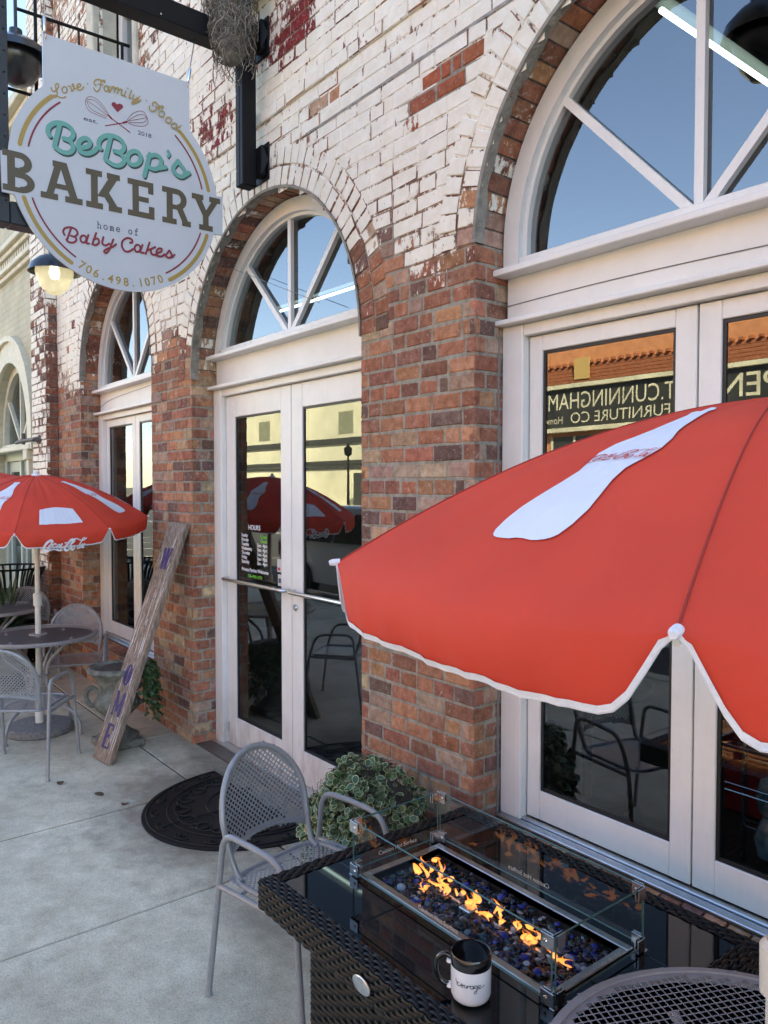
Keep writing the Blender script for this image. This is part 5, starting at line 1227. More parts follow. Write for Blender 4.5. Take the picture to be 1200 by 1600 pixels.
weave(mb, Vector((BX1, BY0, .03)), UY, UZ, BY1-BY0, FZ-AP-.03, .030, .0155, .006, 14); weave(mb, Vector((BX1, BY1, .03)), -UX, UZ, BX1-BX0, FZ-AP-.03, .030, .0155, .006, 15)
mb.build('wicker_base', M_WICKER, ft, smooth=60)
for x in (BX0+.06, BX1-.06):
    for y in (BY0+.06, BY1-.06): mb = MB(); mb.lathe([(.022, 0), (.022, .032)], (x, y, 0), 12); mb.build('foot', M_RUBBER, ft)
# black glass slabs round the burner opening
QX0, QX1, QY0, QY1 = -1.865, -1.125, -.955, -.628      # tray rim outside
mb = MB(); gx0, gx1, gy0, gy1 = FX0+RIM+.002, FX1-RIM-.002, FY0+RIM+.002, FY1-RIM-.002; zt0, zt1 = FZ-.012, FZ-.001
mb.box(gx0, gx1, gy0, QY0-.002, zt0, zt1, .0015); mb.box(gx0, gx1, QY1+.002, gy1, zt0, zt1, .0015); mb.box(gx0, QX0-.002, QY0-.0015, QY1+.0015, zt0, zt1, .0015); mb.box(QX1+.002, gx1, QY0-.0015, QY1+.0015, zt0, zt1, .0015)
mb.build('glass_top', M_BGLASS, ft, smooth=0)
mb = MB(); r_ = .024
mb.box(QX0, QX1, QY0, QY0+r_, FZ-.02, FZ+.004, .002); mb.box(QX0, QX1, QY1-r_, QY1, FZ-.02, FZ+.004, .002); mb.box(QX0, QX0+r_, QY0+r_, QY1-r_, FZ-.02, FZ+.0038, .002); mb.box(QX1-r_, QX1, QY0+r_, QY1-r_, FZ-.02, FZ+.0038, .002)
ix0, ix1, iy0, iy1 = QX0+r_, QX1-r_, QY0+r_, QY1-r_; zf = FZ-.055
for q in ([(ix0, iy0, FZ), (ix1, iy0, FZ), (ix1, iy0, zf), (ix0, iy0, zf)], [(ix0, iy1, zf), (ix1, iy1, zf), (ix1, iy1, FZ), (ix0, iy1, FZ)], [(ix0, iy0, FZ), (ix0, iy0, zf), (ix0, iy1, zf), (ix0, iy1, FZ)], [(ix1, iy0, zf), (ix1, iy0, FZ), (ix1, iy1, FZ), (ix1, iy1, zf)], [(ix0, iy0, zf), (ix1, iy0, zf), (ix1, iy1, zf), (ix0, iy1, zf)]): mb.quad(*q)
mb.build('burner_tray', mat('tray_steel', (.42, .40, .38), .32, 1.0, var=.25, scale=12, bump=.05, bscale=150), ft)
mb = MB(); mb.tube([(ix0+.05, (iy0+iy1)/2, FZ-.032), (ix1-.05, (iy0+iy1)/2, FZ-.032)], .009, 8); mb.box(-1.56, -1.515, -.835, -.80, FZ-.035, FZ-.006, .003); mb.build('burner_pipe', M_STEEL, ft)
mb = MB(); Mt = Matrix.Translation((-1.50, FY0-.0075, FZ-.046)) @ Matrix.Rotation(pi/2, 4, 'X')
pr_ = []
b = len(mb.v)
for r, z in ((1, 0), (1, .003), (.9, .0045), (0, .005)):
    for k in range(28): a = 2*pi*k/28; mb.v.append(tuple(Mt @ Vector((.036*r*cos(a), .021*r*sin(a), z))))
for i in range(3):
    for k in range(28): mb.face((b+i*28+k, b+i*28+(k+1) % 28, b+(i+1)*28+(k+1) % 28, b+(i+1)*28+k))
mb.build('maker_badge', M_ALU, ft)
# fire glass beads, too many to count
cols = [((.004, .004, .005), 44), ((.008, .010, .05), 18), ((.02, .03, .22), 10), ((.06, .035, .025), 10), ((.10, .12, .14), 6), ((.30, .33, .38), 5), ((.01, .04, .05), 7)]
bm_ = [mat('bead_glass', c, .12, spec=.4) for c, _ in cols]
mb = MB(); rr = random.Random(21)
for i in range(1150):
    x, y = rr.uniform(ix0+.010, ix1-.010), rr.uniform(iy0+.010, iy1-.010); d = abs(y-(iy0+iy1)/2)
    z = FZ-.040+rr.uniform(0, .024)+.010*noise.noise(Vector((x*9, y*9, 0)))
    if d < .02 and rr.random() < .35: z -= .008
    w_ = rr.random()*100; ci = 0
    for ci, (c, wt) in enumerate(cols):
        if w_ < wt: break
        w_ -= wt
    if x > -1.35 and ci == 0 and rr.random() < .35: ci = rr.choice((1, 2, 2, 4, 5))
    mb.cur = ci; r = rr.uniform(.0085, .0145); Mx = Matrix.Translation((x, y, z)) @ Matrix.Rotation(rr.uniform(0, 6), 4, 'Z') @ Matrix.Rotation(rr.uniform(-.9, .9), 4, 'X') @ Matrix.Scale(1, 4)
    b = len(mb.v); rings = ((.62, -.5), (1, 0), (.62, .5))
    for q, h in rings:
        for k in range(9): a = 2*pi*k/9; mb.v.append(tuple(Mx @ Vector((r*q*cos(a), r*q*sin(a)*.92, r*.62*h))))
    for j in range(2):
        for k in range(9): mb.face((b+j*9+k, b+j*9+(k+1) % 9, b+(j+1)*9+(k+1) % 9, b+(j+1)*9+k))
    t_ = mb.vert(Mx @ Vector((0, 0, r*.44))); u_ = mb.vert(Mx @ Vector((0, 0, -r*.44)))
    for k in range(9): mb.face((b+18+k, b+18+(k+1) % 9, t_)); mb.face((b+(k+1) % 9, b+k, u_))
tag(mb.build('fire_glass', bm_, smooth=50), 'black and cobalt blue glass beads filling the burner tray', 'fire glass', kind='stuff')
# wind guard: four panes, eight clips
wg = empty('wind_guard', (-1.495, -.79, FZ), 0, 'clear glass wind guard around the burner with caution lettering on each pane', 'wind guard')
wx0, wx1, wy0, wy1, wz0, wz1 = -1.885, -1.105, -.972, -.612, FZ+.012, FZ+.165
M_LET = mat('etched_white', (.62, .62, .60), .5)
def pane(a, b, lab, flip=False):
    a, b = Vector(a), Vector(b); d = (b-a); L_ = d.length; d.normalize(); n = Vector((d.y, -d.x, 0)); h = wz1-wz0
    mb = MB(); mb.quad(a, b, b+UZ*h, a+UZ*h); p = mb.build('pane', M_GUARD, wg, smooth=0)
    mb = MB(); e = .0028
    for P, Q in ((a, b), (a+UZ*h, b+UZ*h)): mb.tube([P, Q], e, 4)
    for P, Q in ((a, a+UZ*h), (b, b+UZ*h)): mb.tube([P, Q], e*.9, 4)
    mb.build('pane_edge', M_GEDGE, p, smooth=0)
    mb = MB(); V_, F_ = text_polys('Caution Hot Surface', .019); w_ = max(v.x for v in V_); sgn = -1 if flip else 1
    add_text(mb, 'Caution Hot Surface', .019, lambda u, v, hh: a+d*(L_/2+sgn*(u-w_/2))+UZ*(.016+v)+n*(.002 if not flip else -.002)); mb.build('caution_text', M_LET, p, smooth=0)
g = .006
pane((wx0+g, wy0, wz0), (wx1-g, wy0, wz0), 'front'); pane((wx1, wy0+g, wz0), (wx1, wy1-g, wz0), 'right'); pane((wx0+g, wy1, wz0), (wx1-g, wy1, wz0), 'back', True); pane((wx0, wy0+g, wz0), (wx0, wy1-g, wz0), 'left')
for x in (wx0, wx1):
    for y in (wy0, wy1):
        for z in (wz0-.010, wz1-.030):
            sx = 1 if x == wx0 else -1; sy = 1 if y == wy0 else -1; mb = MB()
            for o in (-.0045, .0045):
                mb.box(*sorted((x+sx*o, x+sx*.034)), y+o-.002, y+o+.002, z, z+.034, .0006); mb.box(x+o-.002, x+o+.002, *sorted((y+sy*(o+.0022*sx*0+.0025), y+sy*.034)), z+.0004, z+.0336, .0006)
            mb.lathe([(0, 0), (.005, 0), (.004, .003), (0, .003)], (x+sx*.02, y-.0065 if True else y, z+.017), 8, Matrix.Rotation(pi/2, 4, 'X')); mb.build('corner_clip', M_STEEL, wg)
        mb = MB(); mb.box(x-.008, x+.008, y-.008, y+.008, FZ, wz0-.0102, .002); mb.build('clip_foot', M_STEEL, wg)
# flames
fl = bpy.data.materials.new('flame'); fl.use_nodes = True; t = fl.node_tree; t.nodes.clear()
o_ = N(t, 'ShaderNodeOutputMaterial'); em = N(t, 'ShaderNodeEmission'); tr = N(t, 'ShaderNodeBsdfTransparent'); mx = N(t, 'ShaderNodeMixShader'); lw = N(t, 'ShaderNodeLayerWeight'); at = N(t, 'ShaderNodeVertexColor', layer_name='bc')
lw.inputs[0].default_value = .35; mr_ = N(t, 'ShaderNodeMapRange'); mr_.inputs[1].default_value = .15; mr_.inputs[2].default_value = .95; mr_.inputs[3].default_value = .64; mr_.inputs[4].default_value = .02
t.links.new(lw.outputs['Facing'], mr_.inputs[0]); t.links.new(mr_.outputs[0], mx.inputs[0]); t.links.new(tr.outputs[0], mx.inputs[1]); t.links.new(em.outputs[0], mx.inputs[2]); t.links.new(at.outputs[0], em.inputs[0]); em.inputs[1].default_value = .33; t.links.new(mx.outputs[0], o_.inputs[0])
fire = empty('gas_fire', (-1.5, -.79, FZ), 0, 'row of orange gas flames licking up from the glass beads', 'fire')
rr = random.Random(17)
spots = [(-1.775, -.80, .060), (-1.755, -.775, .075), (-1.735, -.79, .055), (-1.70, -.765, .085), (-1.685, -.785, .070), (-1.655, -.80, .055), (-1.62, -.80, .050), (-1.60, -.77, .04), (-1.555, -.775, .055), (-1.545, -.80, .070), (-1.47, -.80, .060), (-1.445, -.785, .07), (-1.42, -.80, .05), (-1.375, -.785, .055), (-1.35, -.80, .06), (-1.325, -.79, .035), (-1.27, -.785, .055), (-1.25, -.80, .04), (-1.80, -.70, .03), (-1.20, -.80, .03)]
for i in range(9): spots.append((rr.choice((-1.72, -1.70, -1.44, -1.36, -1.30, -1.58))+rr.gauss(0, .035), -.79+rr.gauss(0, .034), rr.uniform(.022, .06)))
for i, (x, y, h) in enumerate(spots):
    mb = MB(); NR, NK = 14, 8; z0 = FZ-.020+rr.uniform(0, .008); h = h*rr.uniform(.36, .78)
    for blade in range(rr.choice((1, 2, 2, 3))):
        ph1, ph2 = rr.uniform(0, 6), rr.uniform(0, 6); tw, w_ = rr.uniform(.010, .026), rr.uniform(.005, .0105); hb = h*rr.uniform(.55, 1.0); ox, oy = rr.uniform(-.014, .014), rr.uniform(-.008, .008)
        lift = rr.choice((0, 0, 0, .25)); ya = rr.uniform(0, pi); b = len(mb.v); pts = []
        for j in range(NR+1):
            f = j/NR; g_ = f**.8; r = w_*max(.02, sin(pi*min(1, f*.86+.14))**.9*(1+.35*sin(f*9+ph2)))*(1-f*.5); r = r if 0 < j < NR else .0003
            cx = x+ox+tw*sin(ph1+f*5.0)*g_; cy = y+oy+tw*.7*cos(ph2+f*4.2)*g_
            col = (1.0, .19+.28*(1-f)*min(1, f*4), .010+.12*(1-f)*min(1, f*3), 1)
            pts.append(col if f > .1 else (.75, .22, .10, 1))
            for k in range(NK):
                q = 2*pi*k/NK; lx, ly = r*cos(q)*1.25, r*sin(q)*.5; mb.v.append((cx+lx*cos(ya)-ly*sin(ya), cy+lx*sin(ya)+ly*cos(ya), z0+hb*(lift+f*1.15)))
        for j in range(NR):
            for k in range(NK): mb.face((b+j*NK+k, b+j*NK+(k+1) % NK, b+(j+1)*NK+(k+1) % NK, b+(j+1)*NK+k), pts[j])
    mb.build('flame', fl, fire, smooth=180)
# coffee mug
mug = empty('coffee_mug', (-1.252, -1.088, FZ), 0, 'white coffee mug with black rim and handle standing on the fire table', 'mug')
MX, MY = -1.252, -1.090; M_MUG = mat('white_glaze', (.74, .74, .75), .12, coat=.6); M_MUGB = mat('black_glaze', (.006, .006, .007), .08, coat=.6)
R0 = .0475; c_ = (MX, MY, FZ)
mb = MB(); mb.lathe([(.0, .0005), (.034, .0005), (.040, .003), (.0455, .010), (R0, .020), (R0, .083)], c_, 40); mb.build('body', M_MUG, mug, smooth=50)
mb = MB(); mb.lathe([(R0, .0832), (R0+.0002, .108), (R0-.0014, .1105), (R0-.0035, .109), (R0-.004, .03), (.0, .028)], c_, 40); mb.build('rim', M_MUGB, mug, smooth=50)
mb = MB(); mb.lathe([(R0-.0042, .080), (.0, .0801)], c_, 32); mb.build('coffee', mat('coffee', (.045, .022, .012), .05), mug)
hd = Vector((-.62, -.42, 0)).normalized(); hd = Vector((-.80, -.60, 0)).normalized()
mb = MB(); P = [Vector(c_)+hd*r+UZ*z for r, z in ((R0-.002, .088), (R0+.016, .094), (R0+.032, .078), (R0+.034, .052), (R0+.022, .028), (R0-.001, .020))]; mb.tube(P, .0062, 10, 5); mb.build('handle', M_MUGB, mug, smooth=60)
mb = MB()
for z in (.080, .021): mb.lathe([(0, -.004), (.010, -.002), (.008, .005), (0, .007)], Vector(c_)+hd*(R0+.001)+UZ*z, 12)
mb.build('handle_boss', M_MUG, mug)
cd = Vector((0-MX, -2.34-MY, 0)); ca0 = atan2(cd.y, cd.x)
def mugmap(x, z, h=0): a = ca0+x/R0; return Vector(c_)+Vector((cos(a)*(R0+.0007+h*.2), sin(a)*(R0+.0007+h*.2), z))
W_ = [[(-.036, .066), (-.034, .060), (-.030, .057)], [(-.027, .061), (-.031, .060), (-.031, .054), (-.026, .053), (-.024, .056)], [(-.022, .056), (-.019, .061), (-.016, .057), (-.018, .053), (-.022, .056), (-.016, .058), (-.012, .060)],
      [(-.012, .060), (-.012, .054), (-.008, .054), (-.007, .060), (-.006, .054)], [(-.006, .054), (-.003, .060), (.000, .058)], [(.007, .059), (.002, .060), (.001, .054), (.006, .054), (.008, .060), (.008, .053)], [(.016, .060), (.011, .060), (.010, .055), (.016, .056), (.017, .060), (.015, .046), (.011, .042), (.010, .046), (.019, .053)], [(.019, .053), (.024, .058), (.022, .061), (.019, .057), (.023, .053), (.029, .055), (.034, .0585)]]
mb = MB()
for i, s in enumerate(W_): mb.ribbon([(x*1.0-.002, z-.003) for x, z in s], .0014, lambda u, v, h: mugmap(u, v, h+i*.0002), 5)
mb.build('lettering', mat('black_ink', (.01, .01, .01), .4), mug, smooth=0)

# ------------------------------------------------------------ plants
M_LEAF = [mat('leaf_'+n_, c, .42, var=.25, scale=40) for n_, c in (('dark', (.040, .085, .026)), ('mid', (.070, .130, .040)), ('grey', (.090, .140, .070)))]
M_LEDGE = mat('leaf_cream', (.50, .52, .27), .5); M_STEM = mat('stem', (.10, .085, .05), .8, var=.3, scale=30)
def leaf(mb, p, d, n, L, Wd, edge=True, rg=random):
    """rounded leaf with a pale rim, folded along the midrib"""
    d = d.normalized(); n = (n-d*n.dot(d))
    if n.length < 1e-4: n = d.orthogonal()
    n.normalize(); s = d.cross(n); K = 10; mi = rg.randrange(3); cup = rg.uniform(.1, .35); droop = rg.uniform(0, .35)
    def q(f, a):
        x = .5-.5*cos(a); w_ = sin(a)*.5*(1-.15*cos(a))
        xx = .5+(x-.5)*f; ww = w_*f
        return p+d*L*xx+s*Wd*2*ww+n*(abs(ww)*Wd*2*cup-droop*L*xx*xx)
    b = len(mb.v); mb.v.append(tuple(p+d*L*.5+n*(-droop*L*.25)))
    for f in ((.87, 1.0) if edge else (1.0,)):
        for k in range(K): mb.v.append(tuple(q(f, 2*pi*k/K)))
    mb.cur = mi
    for k in range(K): mb.face((b, b+1+k, b+1+(k+1) % K))
    if edge:
        mb.cur = 3
        for k in range(K): mb.face((b+1+k, b+1+K+k, b+1+K+(k+1) % K, b+1+(k+1) % K))
bush = empty('potted_bush', (-2.72, -.33, 0), 0, 'rounded variegated shrub with cream edged leaves spilling over its basket by the brick pier', 'plant')
BC = Vector((-2.71, -.30, .36)); rr = random.Random(9)
def lumpy(dv): return 1+.16*noise.noise(dv*2.2)+.08*noise.noise(dv*5)
mb = MB(); b = len(mb.v); NA_, NB_ = 16, 22
for i in range(NA_+1):
    for k in range(NB_):
        a, c = pi*i/NA_, 2*pi*k/NB_; dv = Vector((sin(a)*cos(c), sin(a)*sin(c), cos(a))); q = BC+Vector((dv.x*.228, dv.y*.21, dv.z*.258))*lumpy(dv); mb.v.append(tuple(q))
for i in range(NA_):
    for k in range(NB_): mb.face((b+i*NB_+k, b+(i+1)*NB_+k, b+(i+1)*NB_+(k+1) % NB_, b+i*NB_+(k+1) % NB_))
for i in range(900):
    dv = Vector((rr.gauss(0, 1), rr.gauss(0, 1), rr.gauss(.35, 1))).normalized(); q = BC+Vector((dv.x*.255, dv.y*.23, dv.z*.275))*lumpy(dv); tdir = dv.cross(Vector((rr.gauss(0, 1), rr.gauss(0, 1), rr.gauss(0, 1)))).normalized()
    mb.tube([q, q+tdir*.03+dv*.012, q+tdir*.06+dv*rr.uniform(-.004, .028)], .0012, 4, 0, caps=False)
mb.build('moss_basket', mat('dry_moss', (.075, .065, .048), .95, var=.5, scale=30, bump=.6, bscale=90), bush, smooth=60)
mb = MB(); mb.lathe([(.15, 0), (.16, .02), (.17, .16), (.2, .2), (.19, .21), (0, .21)], (BC.x, BC.y, 0), 28); mb.build('pot', M_STONE, bush)
mb = MB()
for i in range(2200):
    dv = Vector((rr.gauss(.15, 1), rr.gauss(-.55, 1), rr.gauss(.15, .9))).normalized()
    if dv.z < -.75: continue
    n_ = noise.noise(dv*3+Vector((4, 0, 0)))
    if dv.x < -.35 and dv.z > .35 and n_ > .0: continue
    if dv.x > .65 and dv.z > .1 and n_ > .1: continue
    q = BC+Vector((dv.x*.240, dv.y*.225, dv.z*.272))*lumpy(dv)*rr.uniform(.98, 1.10); L_ = (.032+.022*max(0, .4-dv.z))*rr.uniform(.75, 1.35)
    td = (dv*.55+Vector((rr.gauss(0, .5), rr.gauss(0, .5), rr.gauss(-.25, .45)))).normalized(); leaf(mb, q, td, (dv+Vector((0, 0, .5))+Vector((rr.gauss(0, .4), rr.gauss(0, .4), rr.gauss(0, .4)))).normalized(), L_, L_*.40, True, rr)
for i in range(260):   # long trailing leaves down the street side
    a = rr.uniform(-2.9, -.2); dv = Vector((cos(a), sin(a), 0)); q = Vector((BC.x, BC.y, 0))+Vector((dv.x*.25, dv.y*.23, 0))*rr.uniform(.9, 1.12)+UZ*rr.uniform(.03, .30)
    L_ = rr.uniform(.05, .085); leaf(mb, q, dv*.5+Vector((rr.gauss(0, .3), rr.gauss(0, .3), -.8)), dv+UZ*.3, L_, L_*.36, True, rr)
mb.build('foliage', M_LEAF+[M_LEDGE], bush, smooth=40)
# stone urn with trailing vine
M_URN = mat('shaded_mossy_stone', (.075, .072, .05), .95, col2=(.27, .26, .215), scale=18, bump=.8, bscale=60, detail=8)  # mossy stone, its tone darkened for the shadow the urn stands in
urn = empty('garden_urn', (-5.50, -.42, 0), 0, 'weathered stone urn on a square foot behind the leaning board', 'urn'); UXc, UYc = -5.52, -.43
mb = MB(); mb.box(UXc-.15, UXc+.15, UYc-.15, UYc+.15, 0, .055, .012); mb.lathe([(.145, .055), (.150, .075), (.10, .105), (.062, .14), (.055, .18), (.075, .205), (.085, .22)], (UXc, UYc, 0), 32); mb.build('foot', M_URN, urn)
mb = MB(); b = len(mb.v); NK = 48; pf = [(.06, .215), (.10, .235), (.145, .28), (.155, .32), (.135, .37), (.130, .44), (.150, .50), (.195, .535), (.21, .55), (.205, .575), (.185, .58), (.165, .56), (.150, .53), (.0, .52)]
for j, (r, z) in enumerate(pf):
    for k in range(NK):
        a = 2*pi*k/NK; q = r*(1+(.06*abs(sin(a*7)) if j in (1, 2, 3) else 0)); mb.v.append((UXc+q*cos(a), UYc+q*sin(a), z))
for j in range(len(pf)-1):
    for k in range(NK): mb.face((b+j*NK+k, b+j*NK+(k+1) % NK, b+(j+1)*NK+(k+1) % NK, b+(j+1)*NK+k))
mb.build('bowl', M_URN, urn, smooth=50)
for s_ in (-1, 1):
    dv = Vector((-.35*s_, -.94*s_, 0)).normalized(); mb = MB(); mb.tube([Vector((UXc, UYc, 0))+dv*r+UZ*z for r, z in ((.135, .40), (.17, .43), (.205, .41), (.21, .36), (.185, .31), (.15, .30))], .017, 10, 5); mb.build('handle', M_URN, urn, smooth=60)
mb = MB(); mb.lathe([(.155, .545), (.10, .575), (0, .585)], (UXc, UYc, 0), 24); mb.build('soil', mat('dry_soil', (.06, .05, .04), .95, var=.4, scale=60, bump=.8, bscale=70), urn)
vine = MB(); st_ = MB(); rr = random.Random(4)
for i in range(30):
    a = rr.uniform(.35, 1.75); dv = Vector((cos(a), sin(a), 0)); P = Vector((UXc+.10*dv.x, UYc+.10*dv.y, .56)); pts = [P]; drop = rr.uniform(.10, .42)
    for k in range(1, 8):
        f = k/7; pts.append(P+dv*(.12*min(1, f*2.2)+.05*f)+UZ*(.05*sin(f*3)-drop*f*f)+Vector((rr.gauss(0, .012), rr.gauss(0, .012), 0)))
    st_.tube(pts, .0025, 5, 2)
    for q in pts[1:]:
        for _ in range(3): L_ = rr.uniform(.03, .055); leaf(vine, q, Vector((dv.x+rr.gauss(0, .6), dv.y+rr.gauss(0, .6), rr.gauss(-.5, .4))), UZ*.6+dv+Vector((rr.gauss(0, .4), rr.gauss(0, .4), 0)), L_, L_*.30, False, rr)
ve = empty('trailing_vine', (UXc+.1, UYc, .5), 0, 'green trailing vine hanging over the right side of the stone urn', 'plant'); vine.build('foliage', M_LEAF+[M_LEDGE], ve, smooth=40); st_.build('stem', M_STEM, ve)
# welcome board
M_WOOD = mat('driftwood', (.10, .062, .038), .8, col2=(.36, .285, .225), scale=9, bump=.5, bscale=14, detail=9, stretch=(6, 6, .7))
M_CHALK = mat('worn_whitewash', (.60, .58, .56), .8, var=.3, scale=60)
wb = empty('welcome_board', (-5.24, -.64, 0), 0, 'tall weathered plank with purple letters leaning on the brick pier', 'board')
P0 = Vector((-5.236, -.645, .012)); P1 = Vector((-5.325, -.040, 1.60)); ub = (P1-P0); LB = ub.length; ub.normalize(); rb = Vector((.985, .13, 0)); rb = (rb-ub*rb.dot(ub)).normalized(); nb_ = ub.cross(rb)*-1
if nb_.y > 0: nb_ = -nb_
WB = .235
def bmap(u, v, h=0.0): return P0+rb*u+ub*v+nb_*h
mb = MB(); rr = random.Random(8); NV = 30; rows = []
for j in range(NV+1):
    v = LB*j/NV; el, er = -WB/2+.004*noise.noise(Vector((v*5, 1, 0))), WB/2+.004*noise.noise(Vector((v*5, 7, 0)))
    rows.append([mb.vert(bmap(x, v, h)) for x, h in ((el, 0), (el+.004, .004), (er-.004, .004), (er, 0), (er, -.030), (el, -.030))])
for r0, r1 in zip(rows[:-1], rows[1:]):
    for k in range(6): mb.face((r0[k], r0[(k+1) % 6], r1[(k+1) % 6], r1[k]))
mb.face(rows[0][::-1]); mb.face(rows[-1]); mb.build('plank', M_WOOD, wb, smooth=40)
mb = MB()
for i in range(46):   # streaks of old whitewash caught in the grain
    u, v = rr.uniform(-WB*.46, WB*.46), rr.uniform(.02, LB-.25); L_ = rr.uniform(.05, .28); w0 = rr.uniform(.002, .008)
    mb.ribbon([(u+rr.gauss(0, .002), v+L_*k/5) for k in range(6)], [w0*x for x in (.3, .9, 1.2, .8, 1, .3)], bmap, 0, .0044+i*.00001)
mb.build('whitewash_streak', M_CHALK, wb, smooth=0)
M_PURP = mat('purple_paint', (.040, .022, .12), .6, var=.45, scale=60)
def blet(mb, ch, vc, H, thin=False):
    e = [0]
    W_ = H*.62
    def bar(x0, z0, x1, z1, wd):
        d = Vector((x1-x0, z1-z0, 0)); n_ = Vector((-d.y, d.x, 0)).normalized()*wd/2; mb.quad(*[bmap(a*1, vc+c, .0052+e[0]*.0002) for a, c in ((x0+n_.x, z0+n_.y), (x0-n_.x, z0-n_.y), (x1-n_.x, z1-n_.y), (x1+n_.x, z1+n_.y))]); e[0] += 1
    t, s = (.036, .016) if not thin else (.004, .004); h = H/2; w_ = W_/2
    if ch == 'W':
        bar(-w_, h, -w_*.45, -h, t); bar(-w_*.45, -h, 0, h, s); bar(0, h, w_*.5, -h, t); bar(w_*.5, -h, w_, h, s); bar(-w_*1.3, h, -w_*.6, h, s); bar(w_*.6, h, w_*1.3, h, s); bar(-w_*.3, h, w_*.3, h, s)
    if ch == 'M':
        bar(-w_, -h, -w_, h, s); bar(-w_, h, 0, -h*.7, t); bar(0, -h*.7, w_, h, s); bar(w_*.92, -h, w_*.92, h, t); bar(-w_*1.35, -h, -w_*.65, -h, s); bar(w_*.5, -h, w_*1.35, -h, s); bar(-w_*1.3, h, -w_*.8, h, s); bar(w_*.8, h, w_*1.3, h, s)
    if ch == 'E':
        bar(-w_*.6, -h, -w_*.6, h, t); bar(-w_, h, w_*.8, h, s); bar(-w_, -h, w_*.9, -h, s); bar(-w_*.6, 0, w_*.35, 0, s); bar(w_*.8, h, w_*.8, h*.55, s); bar(w_*.9, -h, w_*.9, -h*.5, s); bar(w_*.35, -h*.2, w_*.35, h*.2, s)
    if ch == 'L': bar(-w_*.5, -h, -w_*.5, h, t); bar(-w_, h, 0, h, s); bar(-w_, -h, w_*.8, -h, s); bar(w_*.8, -h, w_*.8, -h*.4, s)
    if ch in 'OC':
        K = 28; a0, a1 = (0, 2*pi) if ch == 'O' else (.7, 2*pi-.7)
        for k in range(K):
            q = []
            for a, o in ((a0+(a1-a0)*k/K, 1), (a0+(a1-a0)*(k+1)/K, 1), (a0+(a1-a0)*(k+1)/K, 0), (a0+(a1-a0)*k/K, 0)):
                th = s+(t*1.25-s)*abs(cos(a)); q.append(bmap(cos(a)*(w_*1.05-(th if o == 0 else 0)), vc+sin(a)*(h-(s if o == 0 else 0)), .0052))
            mb.quad(*q)
sp = [('W', 1.43, 0), ('E', 1.21, 1), ('L', 1.01, 1), ('C', .80, 1), ('O', .585, 0), ('M', .385, 0), ('E', .165, 0)]
M_GHOST = mat('faded_letter', (.15, .12, .15), .8, var=.3, scale=50)
for ch, v, gh in sp: mb = MB(); blet(mb, ch, v, .15, bool(gh)); mb.build('letter', M_GHOST if gh else M_PURP, wb, smooth=0)
# door mat
dm = empty('door_mat', (-3.62, -.44, 0), 0, 'black half round rubber door mat with scrollwork in front of the entrance', 'door mat')
MC = Vector((-4.02, -.135, 0)); MRx, MRy = .56, .66
MC = Vector((-4.0, -.12, 0)); MRx, MRy = .60, .68
mb = MB(); K = 44; ol = [(MRx*cos(a), -MRy*sin(a)) for a in [pi*i/K for i in range(K+1)]]
b = len(mb.v)
for z, k in ((0, 1), (.008, 1), (.010, .985)):
    for x, y in ol: mb.v.append((MC.x+x*k, MC.y+y*k-(0 if k == 1 else .004), z))
n = K+1
for j in range(2):
    for i in range(n): mb.face((b+j*n+i, b+j*n+(i+1) % n, b+(j+1)*n+(i+1) % n, b+(j+1)*n+i))
mb.face([b+2*n+i for i in range(n)][::-1]); mb.build('base', M_RUBBER, dm, smooth=0)
mb = MB()
def mm(x, y): return (MC.x+x, MC.y+y, .012)
for k in (.95, .78, .45): mb.tube([mm(MRx*k*cos(pi*i/40), -MRy*k*sin(pi*i/40)-.006) for i in range(41)], .0055, 6)
mb.tube([mm(-MRx*.95, -.012), mm(MRx*.95, -.012)], .006, 6); mb.tube([mm(0, -.02), mm(0, -MRy*.9)], .006, 6)
for i in range(9):
    a = pi*(i+.5)/9; d_ = Vector((cos(a), -sin(a)))
    for r_, sc in ((.62, .085), (.865, .04), (.25, .07)):
        if r_ < .5 and i % 2: continue
        for sg in (-1, 1):
            P = []
            for q in range(22):
                f = q/21; th = f*4.6; rr_ = sc*(1-f*.75); lx, ly = sg*(rr_*cos(th)+sc*.1), rr_*sin(th)
                base = Vector((MRx*r_*d_.x, MRy*r_*d_.y)); tn = Vector((-d_.y, d_.x)); P.append(mm(base.x+tn.x*lx+d_.x*ly, base.y+tn.y*lx+d_.y*ly-.006))
            mb.tube(P, .0062, 6)
mb.build('scrollwork', M_RUBBER, dm, smooth=60)
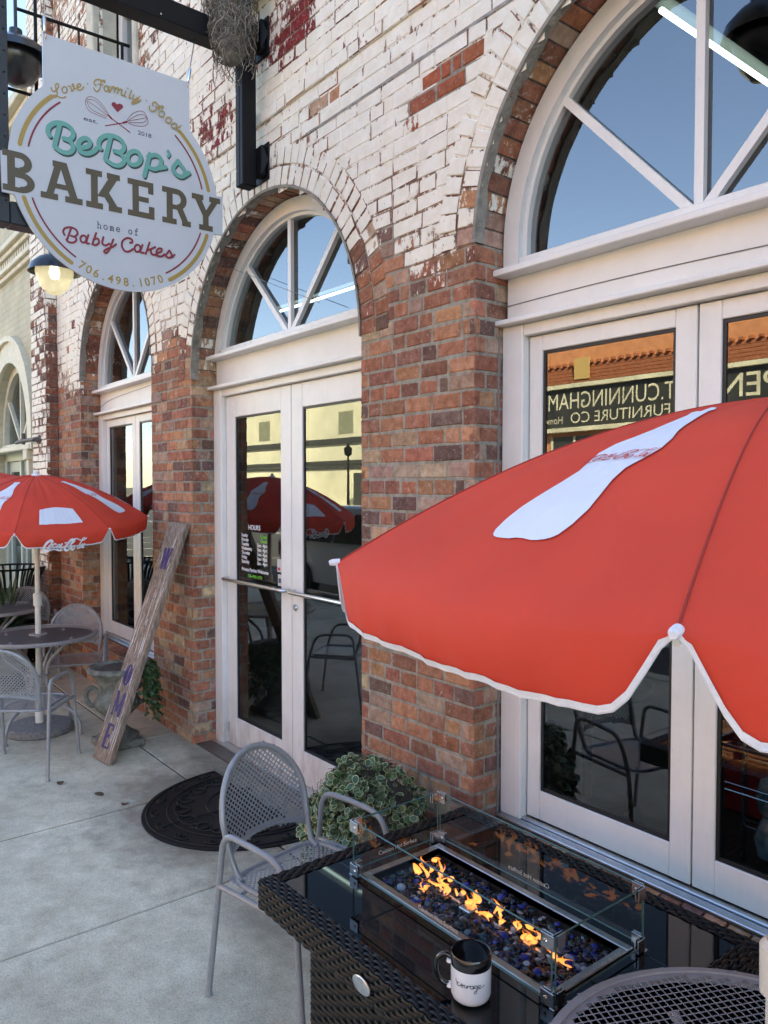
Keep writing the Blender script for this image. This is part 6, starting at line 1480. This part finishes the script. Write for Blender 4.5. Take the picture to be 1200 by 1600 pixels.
# litter bin and yucca at the left edge
bn = empty('litter_bin', (-8.75, -.42, 0), 0, 'black slatted metal litter bin behind the yucca at the left edge', 'litter bin')
mb = MB()
for i in range(30):
    a = 2*pi*i/30; d = Vector((cos(a), sin(a), 0)); c = Vector((-8.75, -.42, 0)); mb.tube([c+d*.25+UZ*.03, c+d*.25+UZ*.80, c+d*.29+UZ*.93, c+d*.345+UZ*1.02], .012, 5)
mb.build('slat', M_BLACKST, bn)
mb = MB()
for z, r in ((.04, .255), (.75, .255), (1.02, .345)): mb.tube([(-8.75+r*cos(2*pi*i/30), -.42+r*sin(2*pi*i/30), z) for i in range(30)], .012, 6, 0, True)
mb.lathe([(.0, .05), (.225, .05), (.225, .78), (.21, .78)], (-8.75, -.42, 0), 28); mb.build('liner', M_BLACKST, bn)
yk = empty('yucca_planter', (-8.05, -.62, 0), 0, 'spiky green yucca in a stone pot at the left edge', 'plant')
mb = MB(); mb.lathe([(.13, 0), (.15, .02), (.19, .30), (.21, .33), (.205, .36), (.18, .36), (.17, .33), (0, .33)], (-8.12, -.60, 0), 28); mb.build('pot', M_STONE, yk)
mb = MB(); rr = random.Random(12)
for i in range(120):
    a = rr.uniform(0, 2*pi); el = rr.uniform(.15, 1.45); d = Vector((cos(a)*cos(el), sin(a)*cos(el), sin(el))); L_ = rr.uniform(.38, .62); s = d.cross(UZ).normalized(); P0_ = Vector((-8.12, -.60, .38+rr.uniform(0, .12))); sag = rr.uniform(.02, .20)*(1.2-el/1.5)
    mb.cur = rr.randrange(3); b = len(mb.v)
    for k in range(7):
        f = k/6; c = P0_+d*L_*f-UZ*sag*f*f; w_ = .017*(1-f)**.6*(.6+.8*min(1, f*4))+.0006; up_ = s.cross(d)*w_*.35
        mb.v += [tuple(c-s*w_+up_), tuple(c), tuple(c+s*w_+up_)]
    for k in range(6): mb.face((b+3*k, b+3*k+1, b+3*k+4, b+3*k+3)); mb.face((b+3*k+1, b+3*k+2, b+3*k+5, b+3*k+4))
mb.build('leaves', [mat('yucca_'+n_, c, .45, var=.2, scale=20) for n_, c in (('a', (.035, .07, .03)), ('b', (.06, .10, .04)), ('c', (.09, .12, .05)))], yk, smooth=60)
# dead leaves on the pavement
for i, (x, y, lab) in enumerate([(-4.43, -.78, 'small dry brown leaf on the pavement left of the door mat'), (-4.72, -.85, 'dry leaf fragment lying between the board and the left chair'), (-4.98, -.98, 'dry leaf by the feet of the left chair')]):
    mb = MB(); rr = random.Random(i); a = rr.uniform(0, 3); leaf(mb, Vector((x, y, .006)), Vector((cos(a), sin(a), .1)), UZ, .07, .022, False, rr); tag(mb.build('dry_leaf', [mat('dead_leaf', (.10, .06, .035), .8)]*3), lab, 'leaf')
